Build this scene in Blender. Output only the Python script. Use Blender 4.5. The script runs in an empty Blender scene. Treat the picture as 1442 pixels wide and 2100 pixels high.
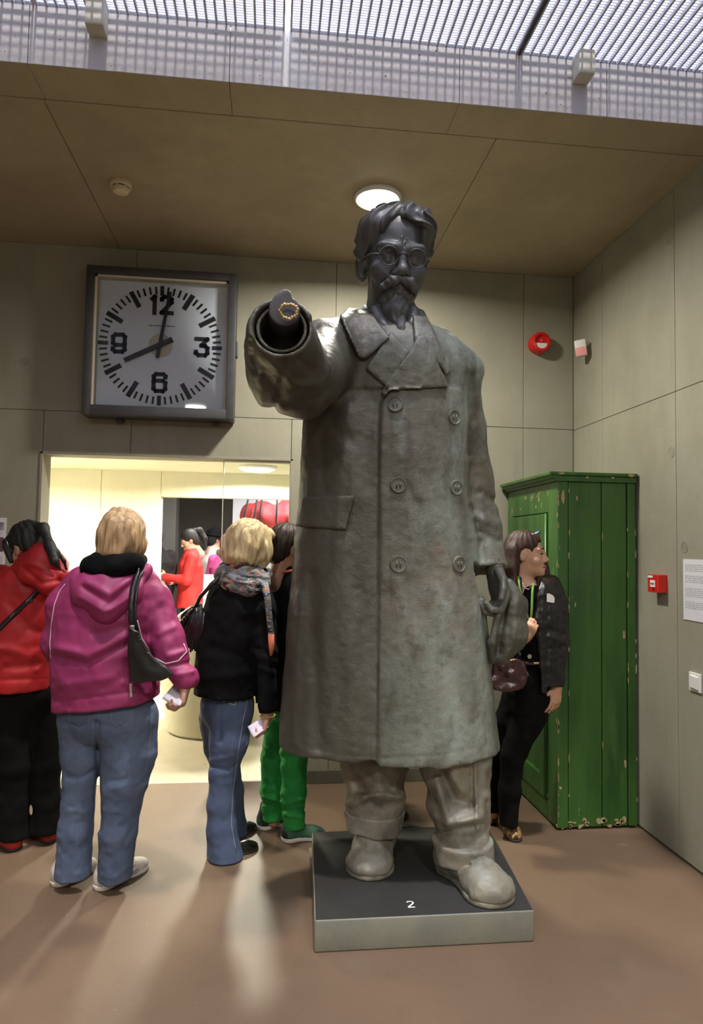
import bpy, bmesh, math, random
import numpy as np
import openvdb
from mathutils import Vector, Matrix
from mathutils.bvhtree import BVHTree

SC = bpy.context.scene
COL = SC.collection

# ------------------------------------------------------------------ camera
F, PCX, PCY = 1400.0, 721.0, 1050.0          # focal length and centre in pixels of the 1442 x 2100 frame
EYE = np.array([0.0, 0.0, 1.53])
_yaw, _pitch, _roll = math.atan(161 / F), math.atan(72.6 / F), 0.016
FW = np.array([math.sin(_yaw) * math.cos(_pitch), math.cos(_yaw) * math.cos(_pitch), math.sin(_pitch)])
_R0 = np.array([math.cos(_yaw), -math.sin(_yaw), 0.0])
_U0 = np.cross(_R0, FW)
RT = math.cos(_roll) * _R0 + math.sin(_roll) * _U0
UP = math.cos(_roll) * _U0 - math.sin(_roll) * _R0
cam_data = bpy.data.cameras.new('camera')
cam = bpy.data.objects.new('camera', cam_data)
COL.objects.link(cam)
cam.matrix_world = Matrix(((RT[0], UP[0], -FW[0], EYE[0]), (RT[1], UP[1], -FW[1], EYE[1]),
                           (RT[2], UP[2], -FW[2], EYE[2]), (0, 0, 0, 1)))
cam_data.sensor_fit = 'VERTICAL'
cam_data.sensor_height = 36.0
cam_data.lens = F / 2100.0 * 36.0
cam_data.clip_start = 0.02
SC.camera = cam

# ------------------------------------------------------------------ sky, sun, exposure
world = bpy.data.worlds.new('overcast_sky')
SC.world = world
world.use_nodes = True
world.node_tree.nodes['Background'].inputs[0].default_value = (0.66, 0.77, 1.0, 1)
world.node_tree.nodes['Background'].inputs[1].default_value = 9.6
sun_data = bpy.data.lights.new('hazy_sun', 'SUN')
sun_data.energy = 7.0
sun_data.angle = math.radians(3.0)
sun_data.color = (1.0, 0.93, 0.88)
sun = bpy.data.objects.new('hazy_sun', sun_data)
COL.objects.link(sun)
sun.rotation_euler = (math.radians(16), 0, math.radians(3))
SC.view_settings.view_transform = 'Standard'
SC.view_settings.look = 'None'
SC.view_settings.gamma = 1.0
SC.view_settings.use_curve_mapping = False
SC.view_settings.exposure = 0.0


def ceiling_light(loc, radius, watts, colour, name='ceiling_lamp_light', spread=170):
    """the light a round ceiling lamp gives off: an area light just under its diffuser"""
    d = bpy.data.lights.new(name, 'AREA')
    d.shape = 'DISK'
    d.size = radius * 2
    d.energy = watts
    d.color = colour
    d.spread = math.radians(spread)
    o = bpy.data.objects.new(name, d)
    COL.objects.link(o)
    o.location = loc
    return o


# ------------------------------------------------------------------ pixel -> place helpers (all of them give real 3-D points)
def ray(x, y):
    return FW + RT * ((x - PCX) / F) - UP * ((y - PCY) / F)


def P(x, y, D):
    return EYE + ray(x, y) * D


def onz(x, y, z):
    d = ray(x, y)
    return EYE + d * ((z - EYE[2]) / d[2])


def ony(x, y, Y):
    d = ray(x, y)
    return EYE + d * ((Y - EYE[1]) / d[1])


def onx(x, y, X):
    d = ray(x, y)
    return EYE + d * ((X - EYE[0]) / d[0])


def pix(X, Y, Z):
    dx, dy, dz = X - EYE[0], Y - EYE[1], Z - EYE[2]
    d = dx * FW[0] + dy * FW[1] + dz * FW[2]
    return (PCX + F * (dx * RT[0] + dy * RT[1] + dz * RT[2]) / d,
            PCY - F * (dx * UP[0] + dy * UP[1] + dz * UP[2]) / d, d)


def arr(*p):
    return np.array(p, float)


# ------------------------------------------------------------------ objects
def tag(o, label=None, cat=None, group=None, kind=None):
    if label: o['label'] = label
    if cat: o['category'] = cat
    if group: o['group'] = group
    if kind: o['kind'] = kind
    return o


def empty(name, loc, label=None, cat=None, group=None, kind=None):
    o = bpy.data.objects.new(name, None)
    o.empty_display_size = 0.1
    COL.objects.link(o)
    o.location = tuple(loc)
    return tag(o, label, cat, group, kind)


def wloc(o):
    p = np.zeros(3)
    while o is not None:
        p = p + np.array(o.location)
        o = o.parent
    return p


def mesh_obj(name, verts, faces, mats, parent=None, smooth=True, origin=None, mat_idx=None):
    """verts in world space; parent only ever has a location (no turn)"""
    verts = np.asarray(verts, float).reshape(-1, 3)
    off = np.zeros(3)
    loc = np.zeros(3)
    if parent is not None:
        off = wloc(parent)
    elif origin is not None:
        off = np.asarray(origin, float)
        loc = off
    me = bpy.data.meshes.new(name)
    me.from_pydata((verts - off).tolist(), [], [list(map(int, f)) for f in faces] if not isinstance(faces, np.ndarray) else faces.tolist())
    if not isinstance(mats, (list, tuple)): mats = [mats]
    for m in mats: me.materials.append(m)
    if mat_idx is not None: me.polygons.foreach_set('material_index', np.asarray(mat_idx, np.int32))
    if smooth: me.polygons.foreach_set('use_smooth', [True] * len(me.polygons))
    me.update()
    o = bpy.data.objects.new(name, me)
    COL.objects.link(o)
    o.location = tuple(loc)
    if parent is not None: o.parent = parent
    return o


class MB:
    """collects simple shapes in world space, builds them as ONE mesh object"""
    def __init__(s):
        s.v, s.f = [], []

    def add(s, vs, fs):
        n = len(s.v)
        s.v += [tuple(map(float, p)) for p in vs]
        s.f += [[i + n for i in f] for f in fs]
        return s

    def box(s, lo, hi, bev=0.0, M=None, c=None):
        """axis-aligned (or turned by matrix M about c) box; chamfered edges if bev"""
        lo, hi = np.array(lo, float), np.array(hi, float)
        bm = bmesh.new()
        bmesh.ops.create_cube(bm, size=1.0)
        for v in bm.verts:
            v.co = Vector(((v.co[i] + .5) * (hi[i] - lo[i]) + lo[i] for i in range(3)))
        if bev > 0:
            bmesh.ops.bevel(bm, geom=list(bm.edges), offset=bev, segments=2, affect='EDGES', profile=0.6)
        bm.verts.index_update()
        vs = np.array([v.co[:] for v in bm.verts])
        fs = [[v.index for v in f.verts] for f in bm.faces]
        bm.free()
        if M is not None:
            vs = (vs - c) @ np.array(M).T + c
        return s.add(vs, fs)

    def tube(s, pts, r, n=8, cap=True, closed=False, flat=None, flatn=None):
        """round (or flattened: flat = thickness ratio along flatn) tube along points"""
        pts = np.array(pts, float)
        m = len(pts)
        rr = np.broadcast_to(np.asarray(r, float), (m,))
        tan = np.zeros_like(pts)
        for i in range(m):
            a = pts[(i - 1) % m] if (closed or i > 0) else pts[i]
            b = pts[(i + 1) % m] if (closed or i < m - 1) else pts[i]
            t = b - a
            tan[i] = t / (np.linalg.norm(t) + 1e-9)
        up = np.array([0, 0, 1.0]) if abs(tan[0][2]) < 0.9 else np.array([1.0, 0, 0])
        u = np.cross(tan[0], up); u /= np.linalg.norm(u)
        vs, rings = [], []
        for i in range(m):
            if flatn is not None:
                w = np.asarray(flatn[i] if np.ndim(flatn) == 2 else flatn, float)
                w = w - tan[i] * (w @ tan[i]); w /= np.linalg.norm(w) + 1e-9
                u = np.cross(w, tan[i])
            else:
                u = u - tan[i] * (u @ tan[i]); u /= np.linalg.norm(u) + 1e-9
                w = np.cross(tan[i], u)
            k = flat if flat else 1.0
            for j in range(n):
                a = 2 * math.pi * j / n
                vs.append(pts[i] + rr[i] * (math.cos(a) * u + k * math.sin(a) * w))
        fs = []
        for i in range(m if closed else m - 1):
            for j in range(n):
                a, b = i * n + j, i * n + (j + 1) % n
                c2, d = ((i + 1) % m) * n + (j + 1) % n, ((i + 1) % m) * n + j
                fs.append([a, b, c2, d])
        if cap and not closed:
            fs.append(list(range(n))[::-1]); fs.append(list(range((m - 1) * n, m * n)))
        return s.add(vs, fs)

    def lathe(s, prof, c, axis=(0, 0, 1), n=32):
        """prof: (radius, height) pairs turned about axis through c"""
        ax = np.array(axis, float); ax /= np.linalg.norm(ax)
        up = np.array([0, 0, 1.0]) if abs(ax[2]) < 0.9 else np.array([1.0, 0, 0])
        u = np.cross(up, ax); u /= np.linalg.norm(u); w = np.cross(ax, u)
        vs, fs = [], []
        for (r, h) in prof:
            for j in range(n):
                a = 2 * math.pi * j / n
                vs.append(np.array(c) + ax * h + max(r, 1e-5) * (math.cos(a) * u + math.sin(a) * w))
        for i in range(len(prof) - 1):
            for j in range(n):
                a, b = i * n + j, i * n + (j + 1) % n
                fs.append([a, b, b + n, a + n])
        fs.append(list(range(n))[::-1]); fs.append(list(range((len(prof) - 1) * n, len(prof) * n)))
        return s.add(vs, fs)

    def prism(s, poly, d0, d1, o, u, w):
        """polygon in the (u, w) plane through o, extruded along u x w from d0 to d1"""
        o, u, w = (np.array(q, float) for q in (o, u, w))
        nrm = np.cross(u, w)
        n = len(poly)
        vs = [o + u * a + w * b + nrm * d0 for a, b in poly] + [o + u * a + w * b + nrm * d1 for a, b in poly]
        fs = [list(range(n))[::-1], list(range(n, 2 * n))] + [[i, (i + 1) % n, n + (i + 1) % n, n + i] for i in range(n)]
        return s.add(vs, fs)

    def build(s, name, mat, parent=None, smooth=False, origin=None):
        o = mesh_obj(name, s.v, s.f, mat, parent, smooth, origin)
        if smooth == 'auto':
            o.data.polygons.foreach_set('use_smooth', [True] * len(o.data.polygons))
            o.data.set_sharp_from_angle(angle=math.radians(38))
        return o


# ------------------------------------------------------------------ materials
def srgb(*c):
    return tuple((x / 255 / 12.92) if x / 255 <= 0.04045 else ((x / 255 + 0.055) / 1.055) ** 2.4 for x in c) + (1.0,)


def lin(c):
    return srgb(*c) if max(c[:3]) > 1.0 else tuple(c[:3]) + (1.0,)


def material(name, colour, rough=0.6, metal=0.0, layers=(), bump=(), spec=None, coat=0.0, sheen=0.0, zone=None):
    """Principled material.  layers: dicts(colour, scale, stretch, lo, hi, detail, fac, kind) mixed over the base by noise.
    bump: dicts(scale, stretch, dist, strength, detail)."""
    m = bpy.data.materials.new(name)
    m.use_nodes = True
    nt = m.node_tree
    bs = nt.nodes['Principled BSDF']
    bs.inputs['Roughness'].default_value = rough
    bs.inputs['Metallic'].default_value = metal
    bs.inputs['Base Color'].default_value = lin(colour)
    if spec is not None: bs.inputs['Specular IOR Level'].default_value = spec
    if coat: bs.inputs['Coat Weight'].default_value = coat
    if sheen: bs.inputs['Sheen Weight'].default_value = sheen
    tc = nt.nodes.new('ShaderNodeTexCoord')

    def noise(scale, stretch, detail, off=0.0, kind='noise'):
        mp = nt.nodes.new('ShaderNodeMapping')
        mp.inputs['Scale'].default_value = tuple(scale * k for k in stretch)
        mp.inputs['Location'].default_value = (off, off * 1.7, -off)
        nt.links.new(tc.outputs['Object'], mp.inputs['Vector'])
        if kind == 'voronoi':
            n = nt.nodes.new('ShaderNodeTexVoronoi')
            n.inputs['Scale'].default_value = 1.0
            nt.links.new(mp.outputs[0], n.inputs['Vector'])
            return n.outputs['Distance']
        n = nt.nodes.new('ShaderNodeTexNoise')
        n.inputs['Scale'].default_value = 1.0
        n.inputs['Detail'].default_value = detail
        n.inputs['Roughness'].default_value = 0.6
        nt.links.new(mp.outputs[0], n.inputs['Vector'])
        return n.outputs['Fac']
    def zones(cur, top):                   # large fields of patina and painted-in light, ragged border, under or over the finer layers
        for (zc, axis, za, zb, rag, zmax, over) in (zone or ()):
            if over != top: continue
            sp = nt.nodes.new('ShaderNodeSeparateXYZ')
            nt.links.new(tc.outputs['Object'], sp.inputs[0])
            ad = nt.nodes.new('ShaderNodeMath'); ad.operation = 'MULTIPLY_ADD'
            nt.links.new(noise(3.1, (1, 1, .5), 5, 21.0), ad.inputs[0]); ad.inputs[1].default_value = rag
            nt.links.new(sp.outputs[axis], ad.inputs[2])
            mr = nt.nodes.new('ShaderNodeMapRange')
            mr.inputs['From Min'].default_value = za + rag * .5; mr.inputs['From Max'].default_value = zb + rag * .5
            mr.inputs['To Min'].default_value = zmax; mr.inputs['To Max'].default_value = 0.0
            nt.links.new(ad.outputs[0], mr.inputs['Value'])
            mx = nt.nodes.new('ShaderNodeMix'); mx.data_type = 'RGBA'
            nt.links.new(mr.outputs[0], mx.inputs['Factor']); mx.inputs['A'].default_value = lin(colour)
            if cur is not None: nt.links.new(cur, mx.inputs['A'])
            mx.inputs['B'].default_value = lin(zc)
            cur = mx.outputs['Result']
        return cur
    cur = zones(None, False)
    for i, L in enumerate(layers):
        f = noise(L.get('scale', 3), L.get('stretch', (1, 1, 1)), L.get('detail', 5), L.get('off', i * 3.7), L.get('kind', 'noise'))
        mr = nt.nodes.new('ShaderNodeMapRange')
        mr.inputs['From Min'].default_value = L.get('lo', 0.4)
        mr.inputs['From Max'].default_value = L.get('hi', 0.65)
        mr.inputs['To Max'].default_value = L.get('fac', 1.0)
        nt.links.new(f, mr.inputs['Value'])
        mx = nt.nodes.new('ShaderNodeMix')
        mx.data_type = 'RGBA'
        nt.links.new(mr.outputs[0], mx.inputs['Factor'])
        if cur is None: mx.inputs['A'].default_value = lin(colour)
        else: nt.links.new(cur, mx.inputs['A'])
        mx.inputs['B'].default_value = lin(L['colour'])
        cur = mx.outputs['Result']
    cur = zones(cur, True)
    if cur is not None: nt.links.new(cur, bs.inputs['Base Color'])
    prev = None
    for i, B in enumerate(bump):
        f = noise(B.get('scale', 40), B.get('stretch', (1, 1, 1)), B.get('detail', 3), 11 + i * 2.3, B.get('kind', 'noise'))
        b = nt.nodes.new('ShaderNodeBump')
        b.inputs['Strength'].default_value = B.get('strength', 0.4)
        b.inputs['Distance'].default_value = B.get('dist', 0.01)
        nt.links.new(f, b.inputs['Height'])
        if prev is not None: nt.links.new(prev, b.inputs['Normal'])
        prev = b.outputs[0]
    if prev is not None: nt.links.new(prev, bs.inputs['Normal'])
    return m


def emitter(name, colour, strength):
    m = bpy.data.materials.new(name)
    m.use_nodes = True
    nt = m.node_tree
    nt.nodes.remove(nt.nodes['Principled BSDF'])
    e = nt.nodes.new('ShaderNodeEmission')
    e.inputs[0].default_value = lin(colour)
    e.inputs[1].default_value = strength
    nt.links.new(e.outputs[0], nt.nodes['Material Output'].inputs['Surface'])
    return m


def glass(name, tint=(0.97, 0.99, 0.98), ior=1.45):
    m = bpy.data.materials.new(name)
    m.use_nodes = True
    nt = m.node_tree
    nt.nodes.remove(nt.nodes['Principled BSDF'])
    t = nt.nodes.new('ShaderNodeBsdfTransparent'); t.inputs[0].default_value = tint + (1,)
    g = nt.nodes.new('ShaderNodeBsdfGlossy'); g.inputs['Roughness'].default_value = 0.02
    fr = nt.nodes.new('ShaderNodeFresnel'); fr.inputs[0].default_value = ior
    mx = nt.nodes.new('ShaderNodeMixShader')
    nt.links.new(fr.outputs[0], mx.inputs[0]); nt.links.new(t.outputs[0], mx.inputs[1]); nt.links.new(g.outputs[0], mx.inputs[2])
    nt.links.new(mx.outputs[0], nt.nodes['Material Output'].inputs['Surface'])
    return m


def concrete(name, base, dark, light, scale=1.0, rough=0.75, spots=0.5, bumpk=1.0):
    return material(name, base, rough, layers=[
        dict(colour=dark, scale=0.9 * scale, lo=0.42, hi=0.7, detail=6, fac=0.75),
        dict(colour=light, scale=1.7 * scale, lo=0.5, hi=0.75, detail=7, fac=0.6, stretch=(1, 1, .45)),
        dict(colour=dark, scale=7 * scale, lo=0.5, hi=0.8, detail=6, fac=0.35, stretch=(1.6, 1.6, .25)),
        dict(colour=(0.03, 0.028, 0.022), scale=42, lo=0.70, hi=0.76, detail=2, fac=spots)],
        bump=[dict(scale=5, dist=0.01 * bumpk, strength=0.25, detail=5), dict(scale=120, dist=0.003 * bumpk, strength=0.25, detail=2)])
# ================================================================== THE ROOM
M_wall = concrete('wall_concrete', (0.295, 0.280, 0.218), (0.20, 0.188, 0.138), (0.36, 0.345, 0.275), spots=0.35)
M_ceil = concrete('ceiling_concrete', (0.36, 0.300, 0.200), (0.25, 0.20, 0.125), (0.43, 0.365, 0.25), spots=0.4)
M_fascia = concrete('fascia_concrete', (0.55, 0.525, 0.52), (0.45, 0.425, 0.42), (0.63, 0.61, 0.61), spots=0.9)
M_floor = material('polished_floor', (0.150, 0.098, 0.062), 0.50, spec=0.40, layers=[
    dict(colour=(0.108, 0.072, 0.046), scale=0.8, lo=0.4, hi=0.7, detail=5, fac=0.8),
    dict(colour=(0.195, 0.150, 0.105), scale=1.6, lo=0.56, hi=0.72, detail=5, fac=0.5),
    dict(colour=(0.27, 0.24, 0.20), scale=2.3, lo=0.72, hi=0.76, detail=4, fac=0.45),
    dict(colour=(0.25, 0.20, 0.15), scale=70, lo=0.68, hi=0.75, detail=2, fac=0.5),
    dict(colour=(0.07, 0.05, 0.036), scale=6, lo=0.6, hi=0.8, detail=7, fac=0.4)],
    bump=[dict(scale=60, dist=0.002, strength=0.12), dict(scale=1.5, dist=0.01, strength=0.10)])
M_floor2 = material('inner_floor', (0.40, 0.36, 0.27), 0.42, spec=0.4, layers=[
    dict(colour=(0.30, 0.27, 0.2), scale=1.3, lo=0.42, hi=0.7, detail=6, fac=0.8),
    dict(colour=(0.14, 0.12, 0.08), scale=9, lo=0.68, hi=0.75, detail=5, fac=0.7)])
M_cream = concrete('lit_plastered_concrete', (0.68, 0.66, 0.53), (0.58, 0.56, 0.44), (0.74, 0.72, 0.60), spots=0.1)
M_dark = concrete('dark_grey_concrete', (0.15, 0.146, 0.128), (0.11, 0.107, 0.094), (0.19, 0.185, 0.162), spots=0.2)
M_joint = material('joint_concrete', (0.12, 0.105, 0.072), 0.9)
M_gap = material('shadow_gap', (0.035, 0.032, 0.026), 0.9)
M_skirt = material('skirting_concrete', (0.115, 0.105, 0.078), 0.7, layers=[dict(colour=(0.08, 0.07, 0.05), scale=4, fac=0.7)])

YB, XR, ZC, YF = 4.50, 2.06, 3.45, 2.78     # back wall, right wall, ceiling height, ceiling edge
G = 0.0016                                   # half width of a shuttering joint


def panels(root, mat, rects, lo, hi, axis, skip=0.0):
    """shuttering panels as separate slabs; rects in the two wall axes; lo..hi along the wall's normal axis"""
    for k, (a0, a1, b0, b1) in enumerate(rects):
        mb = MB()
        if axis == 'y': mb.box((a0 + G, lo, b0 + G), (a1 - G, hi, b1 - G), 0.0025)
        elif axis == 'x': mb.box((lo, a0 + G, b0 + G), (hi, a1 - G, b1 - G), 0.0025)
        else: mb.box((a0 + G, b0 + G, lo), (a1 - G, b1 - G, hi), 0.0025)
        mb.build('concrete_panel', mat, root)


fl = MB().box((-3.6, -3.6, -0.12), (2.3, YB + 0.06, 0.0)).build('floor', M_floor)
tag(fl, 'polished brown concrete floor of the hall', 'floor', kind='structure')
f2 = MB().box((-3.4, YB + 0.064, -0.12), (3.4, 11.2, 0.0)).build('floor', M_floor2)
tag(f2, 'paler concrete floor of the bright room beyond the wall opening', 'floor', kind='structure')

# back wall: opening from OX0 to OX1, up to OZ
OX0, OX1, OZ = -1.46, 0.11, 2.095
wb = empty('wall_back', (0, YB, 0), 'raw concrete back wall with the square clock and wide opening', 'wall', kind='structure')
jx = [-3.6, -2.23, -0.92, 0.391, 1.70, XR]
jz = 2.37
panels(wb, M_wall, [(jx[i], jx[i + 1], jz, ZC) for i in range(5)], YB, YB + 0.15, 'y')
panels(wb, M_wall, [(-3.6, -2.23, 0, jz), (-2.23, OX0, 0, jz), (OX0, -0.92, OZ, jz), (-0.92, OX1, OZ, jz),
                    (OX1, 0.391, 0, jz), (0.391, 1.70, 0, jz), (1.70, XR, 0, jz)], YB, YB + 0.15, 'y')
for (a0, a1, b0, b1) in [(-3.6, OX0, 0, ZC), (OX1, XR + .15, 0, ZC), (OX0, OX1, OZ, ZC)]:
    MB().box((a0 + .004, YB + 0.007, b0 + .004), (a1 - .004, YB + 0.14, b1 - .004)).build('wall_core', M_joint, wb)
bb = MB().box((OX1, YB - 0.012, 0.0), (XR - 0.005, YB - 0.0005, 0.085), 0.003).build('baseboard_back', M_skirt)
tag(bb, 'low dark skirting strip along the foot of the concrete back wall', 'baseboard', kind='structure')
tr = MB()
tr.box((OX0 - 0.012, YB - 0.008, 0.0), (OX0 + 0.004, YB + 0.158, OZ + 0.012), 0.002)
tr.box((OX1 - 0.004, YB - 0.008, 0.0), (OX1 + 0.012, YB + 0.158, OZ + 0.012), 0.002)
tr.box((OX0 - 0.012, YB - 0.008, OZ - 0.004), (OX1 + 0.012, YB + 0.158, OZ + 0.012), 0.002)
tag(tr.build('trim_1', M_wall), 'thin concrete trim framing the wide wall opening', 'trim', kind='structure')

# right wall
wr = empty('wall_right', (XR, 0, 0), 'raw concrete right wall behind the green wardrobe', 'wall', kind='structure')
ys = [-3.6, -2.2, -0.8, 0.5, 1.9, 3.29, 4.08, YB]
for i in range(7):
    top = ZC + 0.3 if ys[i + 1] <= YF + 0.6 else ZC
    panels(wr, M_wall, [(ys[i], ys[i + 1], 0.012, 2.365), (ys[i], ys[i + 1], 2.365, top)], XR, XR + 0.15, 'x')
MB().box((XR + 0.007, -3.6, 0.0), (XR + 0.14, YB + .14, ZC + 0.25)).build('wall_core', M_joint, wr)

# plugged tie holes left by the shuttering
M_plug = concrete('tie_hole_plug', (0.25, 0.235, 0.178), (0.17, 0.158, 0.115), (0.31, 0.295, 0.23), 3.0)
for (x, y) in ((585, 768), (50, 742)):
    q = ony(x, y, YB)
    MB().lathe([(.030, .001), (.029, -.0016), (.0245, -.0016), (.0235, -.0004), (.001, -.0004)], q, (0, 1, 0), 24).build('tie_hole', M_plug, wb, 'auto')
for (x, y) in ((1404, 1122), (1374, 490), (1377, 928)):
    q = onx(x, y, XR)
    MB().lathe([(.030, .001), (.029, -.0016), (.0245, -.0016), (.0235, -.0004), (.001, -.0004)], q, (1, 0, 0), 24).build('tie_hole', M_plug, wr, 'auto')

# walls behind and left of the camera
wl = MB().box((-3.75, -3.6, 0), (-3.6, YB, 3.75)).build('wall_left', M_wall)
tag(wl, 'concrete wall on the far left side of the hall', 'wall', kind='structure')
wf = MB().box((-3.75, -3.75, 0), (XR + 0.15, -3.6, 3.75)).build('wall_front', M_wall)
tag(wf, 'concrete wall behind the viewer closing the hall', 'wall', kind='structure')
rc = MB().box((-3.75, -3.75, 3.68), (XR + 0.15, -1.3, 3.9)).build('ceiling', M_ceil)
tag(rc, 'flat concrete ceiling behind the skylight over the entrance end', 'ceiling', kind='structure')

# ceiling slab over the statue, with its front edge beam
ce = empty('ceiling', (0, YF, ZC), 'low brownish concrete ceiling above the statue', 'ceiling', kind='structure')
panels(ce, M_ceil, [(-3.6, -1.03, 3.005, YB + .15), (-1.03, 1.0, 3.005, YB + .15), (1.0, XR + .15, 3.005, YB + .15)], ZC, ZC + 0.2, 'z')
MB().box((-3.6, 3.02, ZC + 0.007), (XR + .15, YB + .15, ZC + 0.24)).build('slab_core', M_joint, ce)
eb = empty('trim_2', (0, YF, ZC), 'grey weathered concrete edge beam under the skylight grating', 'beam', kind='structure')
bx = [-3.6, -1.02, -0.22, 0.76, 1.43, XR + .15]
for i in range(5):
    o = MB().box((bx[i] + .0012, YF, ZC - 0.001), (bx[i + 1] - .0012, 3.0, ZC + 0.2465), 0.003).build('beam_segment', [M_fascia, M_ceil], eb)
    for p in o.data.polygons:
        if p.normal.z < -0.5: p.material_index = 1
MB().box((-3.6, YF + 0.015, ZC + 0.012), (XR + .15, 2.99, ZC + 0.225)).build('beam_core', M_skirt, eb)

# skylight: open metal grating panels lying on the beam, bars running towards the camera
M_bar = material('galvanised_bar', (0.50, 0.48, 0.49), 0.5, metal=0.2, layers=[dict(colour=(0.36, 0.33, 0.33), scale=30, fac=0.7)])
M_rod = material('white_grating_strip', (0.54, 0.525, 0.60), 0.55, layers=[dict(colour=(0.45, 0.435, 0.51), scale=12, fac=0.8)])
M_edge = material('dark_edge_bar', (0.05, 0.05, 0.06), 0.5, metal=0.4)
GZ0, GZ1 = 3.697, 3.725
GY0, GY1 = -1.3, YF + 0.030


def bar_mesh(name, lo, hi, mat):
    me = bpy.data.meshes.new(name)
    x0, y0, z0 = lo; x1, y1, z1 = hi
    me.from_pydata([(x0, y0, z0), (x1, y0, z0), (x1, y1, z0), (x0, y1, z0), (x0, y0, z1), (x1, y0, z1), (x1, y1, z1), (x0, y1, z1)], [],
                   [[3, 2, 1, 0], [4, 5, 6, 7], [0, 1, 5, 4], [1, 2, 6, 5], [2, 3, 7, 6], [3, 0, 4, 7]])
    me.materials.append(mat)
    return me


bar_me = bar_mesh('bearing_bar', (-0.0042, 0, 0), (0.0042, GY1 - GY0, GZ1 - GZ0), M_bar)
# joints between panels at x = 0.017 and 1.026 (one metre panels); a clear gap at the first
xs = [(-2.000, -1.006, 'leftmost'), (-0.994, 0.001, ''), (0.031, 1.014, ''), (1.038, 2.050, '')]
gl = ['grey skylight grating panel at the far left, partly outside the frame',
      'grey skylight grating panel left of the bright slit, above the clock',
      'grey skylight grating panel between bright slit and dark joint, above the statue',
      'grey skylight grating panel right of the dark joint, next to the right wall']
for pi, (x0, x1, _n) in enumerate(xs):
    g = empty('skylight_grating', (x0, GY0, GZ0), gl[pi], 'grating', 'skylight grating panels')
    nb = 25
    for k in range(nb + 1):
        b = bpy.data.objects.new('bearing_bar', bar_me)
        COL.objects.link(b)
        b.parent = g
        b.location = ((x1 - x0) * k / nb, 0, 0)
    mb = MB()
    y = YF - 0.003
    while y > GY0:
        dense = y > 1.2
        z0 = GZ0 + 0.010
        mb.add([(x0, y - .0012, z0), (x1, y - .0012, z0), (x1, y + .0012, z0), (x0, y + .0012, z0),
                (x0, y - .0012, GZ1 - .001), (x1, y - .0012, GZ1 - .001), (x1, y + .0012, GZ1 - .001), (x0, y + .0012, GZ1 - .001)],
               [[3, 2, 1, 0], [4, 5, 6, 7], [0, 1, 5, 4], [2, 3, 7, 6]])
        y -= 0.0133
    tag(mb.build('cross_strips', M_rod, g), kind='stuff')
    MB().box((x0, YF + 0.010, GZ0 - 0.0002), (x1, YF + 0.016, GZ1), 0.0).build('end_bar', M_edge, g)
for yy in (-1.3, ):
    pass
# dark joint strip between the two right-hand panels, and side strips of roof outside the frame
js = MB().box((1.020, GY0, GZ0 - 0.006), (1.032, GY1, GZ1 + 0.01)).build('trim_3', M_edge)
tag(js, 'dark joint strip between two skylight grating panels', 'trim', kind='structure')
rs = MB().box((-3.75, -1.3, 3.68), (-2.01, YF + 0.3, 3.9)).build('ceiling', M_ceil)
tag(rs, 'concrete roof strip on the left of the skylight, outside the frame', 'ceiling', kind='structure')
# two blocks that carry the grating
M_block = material('mortar_block', (0.60, 0.58, 0.50), 0.8, layers=[dict(colour=(0.45, 0.42, 0.28), scale=9, fac=0.7)], bump=[dict(scale=50, dist=.004)])
for (bxp, lab) in ((-0.748, 'small square concrete block under the grating, upper left near the clock side'),
                   (1.303, 'small square concrete block under the grating, at the upper right')):
    o = MB().box((bxp - 0.036, YF - 0.075, 3.585), (bxp + 0.036, YF - 0.0005, GZ0 - 0.001), 0.006).build('support_block', M_block)
    tag(o, lab, 'block', 'blocks under the skylight grating')

# ------------------------------------------------------------------ the bright room beyond the opening
YI = 7.2
IZ = 2.285
ib = empty('wall_inner_back', (0, YI, 0), 'cream lit concrete wall inside the bright room with a doorless opening', 'wall', kind='structure')
panels(ib, M_cream, [(-3.0, -1.75, 0, 2.6), (-1.75, -1.153, 0, 2.6), (-1.153, 0.25, 2.022, 2.6), (0.25, 1.4, 2.022, 2.6), (1.4, 2.6, 0, 2.6)], YI, YI + 0.16, 'y')
il = MB().box((-2.95, YB + 0.15, 0), (-2.80, YI, 2.6)).build('wall_inner_left', M_cream)
tag(il, 'cream lit side wall at the left end of the bright room', 'wall', kind='structure')
ir = MB().box((2.3, YB + 0.15, 0), (2.45, YI, 2.6)).build('wall_inner_right', M_cream)
tag(ir, 'cream side wall of the bright room hidden behind the statue', 'wall', kind='structure')
ic = MB().box((-2.95, YB + 0.15, IZ), (2.45, YI, IZ + 0.2)).build('ceiling_inner', M_cream)
tag(ic, 'cream ceiling of the bright room seen through the opening', 'ceiling', kind='structure')

M_lampglass = emitter('lamp_glow', (1.0, 0.97, 0.90), 14.0)
M_lampglass2 = emitter('inner_lamp_glow', (1.0, 0.96, 0.82), 8.0)
M_white_metal = material('white_lamp_ring', (0.75, 0.74, 0.70), 0.4)


def round_lamp(c, r, glow, watts, colour, label):
    t = empty('ceiling_lamp', c, label, 'lamp')
    MB().lathe([(r * 1.08, 0.0), (r * 1.10, -0.012), (r * 1.02, -0.026), (r * 0.98, -0.026), (r * 0.98, 0.0)], c, n=40).build('lamp_ring', M_white_metal, t, 'auto')
    MB().lathe([(r * 0.97, -0.010), (r * 0.93, -0.030), (r * 0.7, -0.045), (r * 0.35, -0.052), (0.001, -0.054)], c, n=40).build('lamp_shade', glow, t, True)
    L = ceiling_light((c[0], c[1], c[2] - 0.062), r * 0.9, watts, colour)
    L.parent = t
    L.location = (0, 0, -0.062)
    return t


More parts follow.
